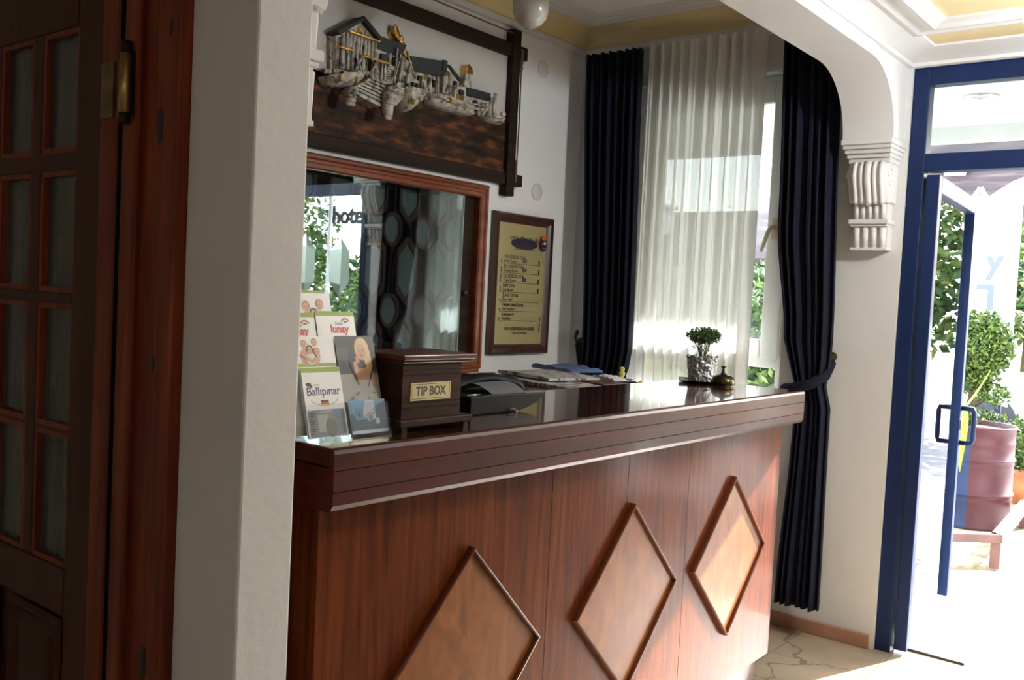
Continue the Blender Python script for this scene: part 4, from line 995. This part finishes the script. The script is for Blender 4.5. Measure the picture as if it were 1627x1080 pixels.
# globe lamp added out of view to brighten counter, pier and back wall
gl = thing('fill_globe_lamp', 'added unseen globe lamp brightening the hall and the space behind the counter', 'lamp', (3.3, .0, 2.28))
em, nt_, b_ = newmat('fill_globe_glow'); b_.inputs['Base Color'].default_value = (.8, .8, .78, 1)
b_.inputs['Emission Color'].default_value = (.90, .95, 1.0, 1); b_.inputs['Emission Strength'].default_value = 160
b = MB(); b.sphere((3.3, .0, 2.38), .10, .10, .10, n=24, k=14); link('fill_globe', b, em, gl)
b = MB(); b.tube([(3.3, .0, 2.475), (3.3, .0, 2.61)], .009, 10); b.lathe([(.05, .335), (.045, .315), (.012, .305)], (3.3, .0, 2.28), 20); b.lathe([(.035, .19), (.035, .205), (.01, .215)], (3.3, .0, 2.28), 20); link('stem', b, M['brass'], gl)

for x0, x1, z0, z1, d in ((2.52, 2.545, 2.385, 2.43, .064), (2.585, 2.612, 2.38, 2.425, .064), (2.655, 2.69, 2.385, 2.43, .064), (2.735, 2.765, 2.44, 2.475, .049), (2.80, 2.83, 2.44, 2.475, .049), (2.955, 2.975, 2.40, 2.43, .053), (3.045, 3.065, 2.40, 2.43, .053), (3.19, 3.205, 2.43, 2.455, .049), (3.33, 3.35, 2.375, 2.395, .049), (3.39, 3.41, 2.375, 2.395, .049), (2.890, 2.905, 2.355, 2.385, .083), (2.915, 2.930, 2.355, 2.385, .083), (3.20, 3.225, 2.395, 2.415, .077)):
    q = MB(); q.box(x0, x1, YB-.012-d, YB-.012, z0, z1); link('opening', q, M['charcoal'], hr)
for a, c in (((2.56, 2.36), (2.60, 2.43)), ((2.60, 2.36), (2.56, 2.43)), ((2.645, 2.375), (2.69, 2.43)), ((2.69, 2.375), (2.645, 2.43)), ((2.95, 2.33), (2.99, 2.395)), ((2.99, 2.33), (2.95, 2.395)), ((3.12, 2.37), (3.17, 2.43)), ((3.35, 2.335), (3.40, 2.385)), ((2.845, 2.50), (2.90, 2.40)), ((2.775, 2.36), (2.80, 2.45))):
    q = MB(); q.tube([(a[0], YB-.098, a[1]), (c[0], YB-.098, c[1])], .0042, 5); link('brace', q, M['ivory'], hr)
for i in range(6):
    t = i/6; q = MB(); q.tube([(2.575+.11*t, YB-.084, 2.292+.068*t), (2.722+.034*t, YB-.084, 2.268+.09*t)], .0022, 4); link('plank_line', q, M['charcoal'], hr)
for x0, z0, x1, z1 in ((2.445, 2.312, 2.60, 2.345), (2.780, 2.345, 2.846, 2.352), (2.863, 2.335, 2.942, 2.335), (3.04, 2.352, 3.31, 2.345), (3.41, 2.338, 3.50, 2.338)):
    q = MB(); q.tube([(x0, YB-.105, z0), ((x0+x1)/2, YB-.112, min(z0, z1)-.006), (x1, YB-.105, z1)], .0048, 6); link('gunwale', q, M['ivory'], hr)
for x, z in ((2.47, 2.300), (2.555, 2.312), (2.87, 2.285), (3.10, 2.335)):
    q = MB(); q.box(x, x+.010, YB-.122, YB-.100, z, z+.022); link('gold_mark', q, M['gold'], hr)

# pendant lamp
pl = thing('pendant_lamp', 'frosted glass pendant lamp hanging above the counter', 'lamp', (2.815, 2.245, 2.50))
b = MB(); b.lathe([(.0005, 0), (.022, .003), (.042, .014), (.058, .034), (.067, .062), (.070, .10), (.067, .15), (.058, .185), (.035, .205), (.02, .21)], (2.815, 2.245, 2.50), 36); link('glass_shade', b, M['lampglass'], pl)
b = MB(); b.tube([(2.815, 2.245, 2.705), (2.815, 2.245, 2.92)], .008, 10); b.lathe([(.008, 2.70-2.5), (.026, .205), (.026, .235), (.008, .245)], (2.815, 2.245, 2.5), 20); b.lathe([(.05, .451), (.048, .43), (.02, .418), (.008, .416)], (2.815, 2.245, 2.5), 20)
link('stem', b, M['brass'], pl)

# ================================================================== CURTAINS
def curtain_mesh(y0f, y1f, x, z0, z1, folds, amp, nz=26, nu=170, seed=1, ampz=None):
    rnd = random.Random(seed); ph = [rnd.uniform(-.5, .5) for _ in range(folds+2)]
    rows = []
    for j in range(nz+1):
        z = z0 + (z1-z0)*j/nz; a, c = y0f(z), y1f(z); r = []
        am = ampz(z) if ampz else amp
        for i in range(nu+1):
            u = i/nu; k = u*folds; w = ph[int(k)]*(1-(k % 1)) + ph[int(k)+1]*(k % 1)
            r.append((x + am*math.sin(2*PI*(k + w*.5)) + am*.35*math.sin(2*PI*k*2.3+w*4), a + (c-a)*u, z))
        rows.append(r)
    q = MB(); q.grid(rows, smooth=True); return q
def lerpz(pts):
    pts = sorted(pts)
    def f(z):
        for (za, a), (zb, c) in zip(pts[:-1], pts[1:]):
            if z <= zb: t = max(0, (z-za)/(zb-za)); t = t*t*(3-2*t); return a + (c-a)*t
        return pts[-1][1]
    return f
def solid(o, t):
    s = o.modifiers.new('solidify', 'SOLIDIFY'); s.thickness = t; return o
sh = thing('sheer_curtain', 'white sheer curtain hanging in front of the window', 'curtain', (4.205, 2.22, .10))
q = curtain_mesh(lambda z: 1.935, lambda z: 2.575, 4.215, .10, 2.803, 10, .024, nu=260, seed=5); link('voile', q, M['sheer'], sh, fix=False)
q = MB(); q.box(4.235, 4.275, 1.93, 2.58, 2.790, 2.806); link('heading', q, M['plaster_smooth'], sh)
nl = thing('navy_curtain', 'navy blue curtain left of the window, beside the price board', 'curtain', (4.15, 2.73, .13), 'navy curtains')
q = curtain_mesh(lerpz([(.13, 2.56), (1.05, 2.60), (1.20, 2.545), (2.81, 2.575)]), lerpz([(.13, 2.86), (1.05, 2.84), (1.22, 2.835), (2.81, 2.905)]), 4.155, .13, 2.776, 7, .030, seed=3); solid(link('cloth', q, M['navy'], nl, fix=False), .003)
q = MB(); q.tube([(4.19, 2.60, 1.10), (4.10, 2.62, 1.09), (4.10, 2.80, 1.12), (4.19, 2.88, 1.17), (4.262, 2.945, 1.245)], .020, 10); link('tieback', q, M['navy'], nl)
nr = thing('navy_curtain', 'navy blue curtain tied back at right of the window, beside the counter end', 'curtain', (4.15, 1.65, .13), 'navy curtains')
q = curtain_mesh(lerpz([(.15, 1.495), (1.05, 1.505), (1.17, 1.532), (1.30, 1.512), (2.4, 1.545), (2.81, 1.56)]), lerpz([(.15, 1.70), (1.05, 1.66), (1.17, 1.665), (1.35, 1.735), (1.9, 1.80), (2.81, 1.825)]), 4.155, .15, 2.776, 6, .030, seed=9); solid(link('cloth', q, M['navy'], nr, fix=False), .003)
q = MB(); q.tube([(4.19, 1.68, 1.14), (4.12, 1.70, 1.135), (4.098, 1.66, 1.14), (4.095, 1.57, 1.17), (4.15, 1.53, 1.21), (4.25, 1.545, 1.26)], .024, 10); link('tieback', q, M['navy'], nr)
for y, z, lb in ((2.946, 1.262, 'dark curtain hook on the wall left of the window'), (1.552, 1.29, 'bronze curtain hook at the right navy curtain')):
    t = thing('curtain_hook', lb, 'hook', (4.27, y, z), 'curtain hooks')
    q = MB(); q.lathe([(.0005, 0), (.022, 0), (.022, -.006), (.012, -.012), (.008, -.035)], (XW, y, z), 16, axis='x'); link('rose', q, M['bell'], t)
    q = MB(); q.tube([(XW-.03, y, z), (XW-.05, y, z+.004), (XW-.056, y, z+.025), (XW-.045, y, z+.045)], [.007, .007, .008, .011], 8); q.sphere((XW-.043, y, z+.05), .012, .012, .014); link('arm', q, M['bell'], t)

# ================================================================== OUTSIDE
b = MB(); b.box(4.45, 9.6, -12, 12, -.12, -.012); struct('ground', b, M['paving'], 'pale paving outside the entrance, white in the sun', 'paving')
b = MB(); b.box(9.6, 17, -20, 20, -.2, -.05); struct('ground', b, M['asphalt'], 'grey road beyond the garden bed', 'road')
b = MB(); b.add([(17, -30, -.06), (17, 30, -.06), (45, 30, 1.3), (45, -30, 1.3)], [(0,1,2,3)]); struct('ground', b, M['dry_grass'], 'dry grassy slope beyond the road', 'slope')
b = MB(); rows = []
bed = [(5.70, 1.80), (6.05, 1.40), (6.27, 1.19), (7.60, 1.27), (9.4, 1.19), (9.4, 4.2), (5.70, 4.2)]
b.prism(bed, 'z', -.012, .012)
struct('ground', b, M['garden_soil'], 'sunny garden bed with earth and small stones around the drum', 'garden bed')
b = MB(); b.box(4.50, 6.05, -4.5, 5.5, 2.62, 2.78); b.box(5.99, 6.10, -4.5, 5.5, 2.535, 2.80)
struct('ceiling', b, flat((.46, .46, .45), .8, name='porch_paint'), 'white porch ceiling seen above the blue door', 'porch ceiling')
dl = thing('downlight', 'round recessed downlight in the porch ceiling above the blue door', 'lamp', (5.22, 1.225, 2.60))
b = MB(); b.lathe([(.050, .022), (.052, .010), (.080, .006), (.084, .012), (.082, .0205)], (5.22, 1.225, 2.60), 32); link('rim', b, M['chrome'], dl)
b = MB(); b.lathe([(.050, .018), (.038, .0195), (.0005, .0198)], (5.22, 1.225, 2.60), 32); link('reflector', b, flat((.35, .35, .35), .4, .5, name='lamp_reflector'), dl)

# drum planter
dm = thing('drum_planter', 'steel drum planter painted half red and half dark blue outside the door', 'planter', (7.45, 1.64, 0.0))
prof = [(.285, .012), (.292, .018), (.285, .03)]
for zc in (.255, .50):
    prof += [(.285, zc-.05), (.289, zc-.035), (.285, zc-.02), (.295, zc-.006), (.297, zc), (.295, zc+.006), (.285, zc+.02)]
prof += [(.285, .60), (.289, .615), (.285, .63), (.285, .715), (.293, .722), (.295, .73), (.291, .738), (.282, .734), (.278, .70)]
n = 48; ang0 = math.atan2(1.64, 7.45)
for half, mt, nm in ((0, 'red_drum', 'red_side'), (1, 'blue_drum', 'blue_side')):
    b = MB(); rows = []
    for r, h in prof:
        rows.append([(7.45 + r*math.cos(ang0 + PI*(half+1) + PI*k/24), 1.64 + r*math.sin(ang0 + PI*(half+1) + PI*k/24), h) for k in range(25)])
    b.grid(rows, smooth=True); link(nm, b, M[mt], dm)
b = MB(); b.lathe([(.0005, .72), (.278, .70)], (7.45, 1.64, 0), 32); link('soil', b, M['soil'], dm)
LV = [M['leaf_a'], M['leaf_a'], M['leaf_c'], M['leaf_b']]
def plant(name, label, cat, base, blobs, n, size, trunk=None, tr=.03, group=None, mats=None, asp=.5):
    t = thing(name, label, cat, base, group)
    q = MB()
    tot = sum(r[0]*r[1]*r[2] for c, r in blobs)
    for c, r in blobs:
        leaves(q, int(n*(r[0]*r[1]*r[2])/tot), lambda: in_ellipsoid(c, r, .55), size, mats or LV, asp)
    link('foliage', q, None, t, fix=False)
    if trunk:
        q = MB()
        for pts in trunk: q.tube(pts, [tr*(1-.5*i/(len(pts)-1)) for i in range(len(pts))], 8)
        link('trunk', q, M['bark'], t)
    return t
plant('garden_shrub', 'round leafy green shrub growing in the red and blue drum', 'shrub', (7.45, 1.64, .705),
      [((7.42, 1.64, 1.30), (.25, .23, .25)), ((7.40, 1.66, 1.08), (.17, .17, .12)), ((7.36, 1.50, .96), (.10, .11, .07)), ((7.42, 1.58, .80), (.17, .18, .025))], 6500, .042,
      [[(7.45, 1.66, .71), (7.44, 1.67, .88), (7.40, 1.63, 1.0), (7.43, 1.66, 1.15)], [(7.43, 1.66, .93), (7.36, 1.58, 1.05), (7.34, 1.52, 1.15)], [(7.44, 1.66, .86), (7.38, 1.54, .94)]], .028)
bn = MB()
def strap(mb, base, dirv, L, wd, droop, m):
    rows = []; d = Vector(dirv).normalized(); s = d.cross(Vector((0, 0, 1))).normalized()
    for i in range(11):
        t = i/10; p = Vector(base) + d*L*t*.55 + Vector((0, 0, L*(.45*t - droop*t*t))); ww = wd*math.sin(PI*min(.98, .08+t*.9))
        rows.append([tuple(p - s*ww + Vector((0,0,.015))), tuple(p), tuple(p + s*ww + Vector((0,0,.015)))])
    mb.grid(rows, m, True)
bt = thing('broadleaf_plant', 'plant with big drooping yellow green leaves behind the door handle', 'plant', (7.02, 1.68, .012))
bn.tube([(7.02, 1.70, .012), (7.02, 1.69, .45), (7.01, 1.66, .88)], [.022, .018, .012], 8, M['leaf_c']); link('stalk', bn, None, bt)
for a, L, dr in ((2.9, .50, 1.55), (3.6, .44, 1.35), (1.9, .5, 1.5)):
    q = MB(); strap(q, (7.01, 1.66, .86), (math.cos(a), math.sin(a), 0), L, .06, dr, None); link('leaf', q, flat((.30, .42, .05), .45, name='yellow_green_leaf'), bt)
q = MB(); strap(q, (7.01, 1.66, .80), (.5, -.55, 0), .42, .018, -.35, None); link('leaf', q, flat((.30, .42, .05), .45, name='yellow_green_leaf'), bt)
plant('garden_shrub', 'low shrub against the outside of the blue door frame', 'shrub', (6.3, 2.0, .012), [((6.3, 2.0, .55), (.35, .28, .52))], 1500, .07)

# low timber rail
rl = thing('timber_rail', 'low brown timber rail edging the garden bed', 'rail', (6.265, 1.20, 0))
def bar(mb, p, q, w, h):
    p, q = Vector(p), Vector(q); d = q-p; L = d.length; d.normalize(); s = Vector((-d.y, d.x, 0)).normalized(); mb.obox((p+q)/2, d, s, Vector((0,0,1)), L/2, w/2, h/2)
for p, q in (((5.72, 1.76, .185), (6.265, 1.195, .185)), ((6.24, 1.195, .185), (7.60, 1.285, .185)), ((7.58, 1.275, .185), (9.2, 1.20, .185))):
    mb = MB(); bar(mb, p, q, .065, .05); link('rail', mb, M['rail'], rl)
for x, y in ((6.265, 1.197), (7.59, 1.285), (5.75, 1.73), (9.15, 1.205)):
    mb = MB(); mb.box(x-.028, x+.028, y-.028, y+.028, 0, .162); link('post', mb, M['rail'], rl)

# terracotta pot
pt = plant('potted_plant', 'leafy plant in a terracotta pot beside the drum', 'plant', (8.6, 1.50, .012), [((8.6, 1.51, .47), (.24, .22, .22))], 1700, .055)
b = MB(); b.lathe([(.0005, 0), (.095, 0), (.125, .16), (.142, .24), (.150, .245), (.152, .285), (.138, .29), (.13, .25)], (8.6, 1.50, .012), 28); link('pot', b, M['terracotta'], pt)['label'] = 'terracotta pot'
b = MB(); b.tube([(8.6, 1.50, .24), (8.6, 1.505, .45)], .018, 6); link('trunk', b, M['bark'], pt)

# white banner sign
bs = thing('banner_sign', 'large white arched fabric sign with faint letters beyond the garden', 'sign', (11, 2.38, -.05))
top = [(2.10, 2.985), (2.20, 2.945), (2.32, 2.865), (2.44, 2.775), (2.55, 2.70), (2.66, 2.60)]
b = MB(); b.prism([(2.10, .58)] + top + [(2.66, .70)], 'x', 10.98, 11.02)
link('panel', b, cloth('white_banner_fabric', (.86, .86, .86), 0.0, .65, (.9, .9, .9)), bs)
P = Print((10.977, 2.66, .6), (0, -1, 0), (0, 0, 1), (-1, 0, 0)); P.step = .0008
pale = flat((.13, .145, .18), .8, name='faint_letter_fabric')
def letter(body, u, v, size, rot, flip=1):
    vs, fs = text_geo(body, size, .04)
    P.k += 1; P.mb.add([P.P(u + flip*(x*math.cos(rot)-y*math.sin(rot)), v + x*math.sin(rot)+y*math.cos(rot), P.k*P.step) for x, y in vs], fs, pale)
letter('y', .34, 1.50, .34, 0); letter('L', .28, 1.14, .36, PI); letter('r', .38, .88, .30, 0)
P.k += 1; P.mb.add([P.P(.38+.11*math.cos(a)*r, 1.62+.07*math.sin(a)*r, .002) for r in (1, .8) for a in [PI*.05+PI*.9*i/8 for i in range(9)]], [(i, i+1, 10+i, 9+i) for i in range(8)], pale)
link('lettering', P.mb, None, bs, fix=False)
for y in (2.20, 2.60):
    b = MB(); b.box(11.02, 11.08, y-.03, y+.03, -.05, 1.2); link('post', b, M['blue'], bs)

# porch lettering: reads from the street
hs = thing('porch_sign', 'dark hotel lettering between two white porch poles, seen reflected in the sliding window', 'sign', (6.0, -.78, -.012))
for y in (-1.21, -.50):
    b = MB(); b.tube([(6.03, y, -.012), (6.03, y, 2.62)], .020, 10); link('pole', b, M['white_pvc'], hs)
vs, fs = text_geo('hotel', .235, .022)
b = MB(); b.add([(6.03, -.925 + x, 2.165 + y) for x, y in vs], fs)
o = link('lettering', b, M['soft_black'], hs, fix=False); s_ = o.modifiers.new('solidify', 'SOLIDIFY'); s_.thickness = .02
b = MB(); b.box(6.018, 6.024, -1.19, -.52, 2.02, 2.33); link('panel', b, thin_glass('sign_acrylic', (.97, .97, .97), .02), hs)

# parked car
cr = thing('car', 'white car parked across the road, seen through the door glass', 'car', (13.4, 3.9, -.05))
pr = [(1.9, .25), (1.9, .55), (2.3, .78), (3.1, .86), (3.65, 1.32), (4.9, 1.36), (5.55, .92), (5.9, .85), (5.95, .30)]
b = MB(); b.prism(pr, 'x', 12.6, 14.2); link('body', b, flat((.75, .76, .77), .25, coat=.6, name='white_car_paint'), cr, bevel=.04)
b = MB(); win = [(3.20, .88), (3.68, 1.27), (4.85, 1.31), (5.42, .94)]
b.prism(win, 'x', 12.585, 12.60); link('side_window', b, flat((.03, .035, .04), .1, name='car_window'), cr)
b = MB(); b.add([(12.72, 3.13, .90), (14.08, 3.13, .90), (14.0, 3.60, 1.29), (12.8, 3.60, 1.29)], [(0,1,2,3)]); link('windscreen', b, flat((.03, .035, .04), .1, name='car_window'), cr)
for y in (2.6, 5.2):
    b = MB(); b.lathe([(.0005, -.02), (.30, -.02), (.31, 0), (.31, .16), (.0005, .16)], (12.60, y, .26), 24, axis='x'); link('wheel', b, M['soft_black'], cr)

# house with tiled roof
def house(x, y0, y1, ze, zr, label, dorm=None, depth=9):
    t = thing('house', label, 'house', (x+3, (y0+y1)/2, .5), 'houses beyond the road')
    b = MB(); b.box(x+.5, x+depth-.5, y0+.4, y1-.4, .3, ze); link('wall', b, flat((.74, .72, .70), .8, name='house_render'), t)
    b = MB(); b.prism([(x, ze-.15), (x+depth/2, zr), (x+depth, ze-.15), (x+depth, ze+.02), (x+depth/2, zr+.18), (x, ze+.02)], 'y', y0, y1); link('roof', b, M['roof_tile'], t)
    if dorm:
        yd, w, z0, z1 = dorm
        b = MB(); b.prism([(yd-w, z0), (yd+w, z0), (yd, z1)], 'x', x+.3, x+3.2); link('dormer', b, flat((.50, .46, .40), .8, name='dormer_wall'), t)
        for a, c in (((yd-w*1.1, z0-.05), (yd, z1+.08)), ((yd+w*1.1, z0-.05), (yd, z1+.08))):
            b = MB(); b.tube([(x+.25, a[0], a[1]), (x+.25, c[0], c[1])], .07, 6); link('bargeboard', b, M['white_pvc'], t)
        b = MB(); b.tube([(x+.25, yd-w, z0+.02), (x+.25, yd+w, z0+.02)], .06, 6); link('bargeboard', b, M['white_pvc'], t)
    for yy in (y0+1.6, y0+4.2):
        b = MB(); b.box(x+.44, x+.52, yy, yy+1.1, 1.6, 3.0); link('window', b, flat((.05, .06, .07), .2, name='house_window'), t)
    b = MB(); b.box(x+2.0, x+2.6, y1-2.9, y1-2.3, ze+.6, ze+1.75); b.box(x+1.9, x+2.7, y1-3.0, y1-2.2, ze+1.75, ze+1.88); link('chimney', b, flat((.6, .58, .56), .8, name='chimney_render'), t)
    return t
house(28, 2.5, 10.2, 4.1, 7.4, 'house with brown tiled roof and a small white edged gable beyond the banner', (6.46, .42, 4.30, 4.98))
house(26, 11.6, 19, 2.9, 4.6, 'house with brown tiled roof seen through the gap beside the sheer curtain')

TL = [M['leaf_a'], M['leaf_b'], M['leaf_b'], M['leaf_c']]
def tree(base, h, r, label, n=1500, size=.22, z0=.35):
    x, y, z = base
    plant('garden_tree', label, 'tree', base, [((x, y, z+h*.62), (r, r, h*.38)), ((x, y+r*.4, z+h*.45), (r*.8, r*.8, h*.25)), ((x, y-r*.4, z+h*.48), (r*.8, r*.7, h*.25))], n, size,
          [[(x, y, z), (x+.05, y, z+h*.3), (x, y, z+h*.6)]], .07*h**.5, 'trees outside', TL)
tree((16.5, 4.75, -.05), 3.7, .9, 'tall bushy tree seen through the open door glass', 3200, .22)
tree((19.2, 6.1, .0), 3.9, 1.2, 'taller tree behind the tree in the door glass', 2500, .24)
tree((22, 3.9, .2), 3.4, 1.3, 'tree on the slope at the right edge beyond the banner', 2000, .24)
tree((10.3, 4.75, -.05), 2.05, .7, 'green garden tree seen through the gap beside the sheer curtain', 2800, .14)
tree((14.6, 7.4, -.05), 2.5, .9, 'garden tree showing faintly behind the sheer curtain', 1800, .18)
tree((12.5, -7.6, -.05), 2.1, 1.0, 'tree across the road, seen reflected in the sliding window', 1800, .2)
tree((14.5, -13.2, -.05), 4.4, 1.5, 'tall tree at left of the reflection in the sliding window', 2600, .22)
tree((10.6, -5.6, -.05), 1.8, .8, 'low tree beneath the hotel lettering in the reflection', 1800, .16)
tree((14.2, .9, -.05), 4.2, 1.3, 'dark tree across the road facing the open door leaf', 2600, .2)
tree((14.8, -1.9, -.05), 4.0, 1.3, 'broad tree across the road right of the entrance', 2200, .2)
for i, (hx, hy, hh) in enumerate(((6.75, -.80, 1.25), (6.8, -1.84, 1.45), (6.75, -2.88, 1.35), (6.8, -3.92, 1.5), (6.75, -4.96, 1.3))):
    plant('garden_shrub', 'dense green shrub, %s from the entrance in the row along the porch' % ('first', 'second', 'third', 'fourth', 'fifth')[i], 'shrub', (hx, hy, -.012),
          [((hx, hy, hh*.52), (.36, .42, hh*.47))], 1900, .085, group='shrubs along the porch')
plant('garden_shrub', 'unseen round shrub added before the door to darken the counter reflection', 'shrub', (7.4, .12, -.012), [((7.4, .12, .66), (.48, .46, .62))], 2200, .085)  # added out of view to keep bright paving out of the counter's sheen
pmt = thing('palm_tree', 'palm with arching fronds beside the banner at the right edge', 'tree', (18.5, 3.25, -.05))
b = MB(); b.tube([(18.5, 3.25, -.05), (18.5, 3.2, .9), (18.5, 3.25, 1.5)], [.14, .11, .09], 8); link('trunk', b, M['bark'], pmt)
for i in range(16):
    a = i*2*PI/16; q = MB()
    for k in range(14):
        t = k/14; p = Vector((18.5 + math.cos(a)*1.1*t, 3.25 + math.sin(a)*1.1*t, 1.5 + .9*t - 1.2*t*t)); s = Vector((-math.sin(a), math.cos(a), 0))
        for e in (-1, 1): q.add([p, p + s*e*.28*(1-t*.6) + Vector((math.cos(a)*.15, math.sin(a)*.15, -.10)), p + Vector((math.cos(a)*.05, math.sin(a)*.05, 0))], [(0,1,2)], M['leaf_a'])
    link('frond', q, None, pmt, fix=False)
plant('garden_shrub', 'low clump of leaves at the foot of the dry slope', 'shrub', (17.4, 2.9, -.05), [((17.4, 2.95, .28), (.5, .28, .34))], 500, .14, mats=[flat((.14, .03, .06), .5, name='purple_leaf'), M['leaf_b']])
for o in bpy.data.objects:
    if '_o' in o: del o['_o']
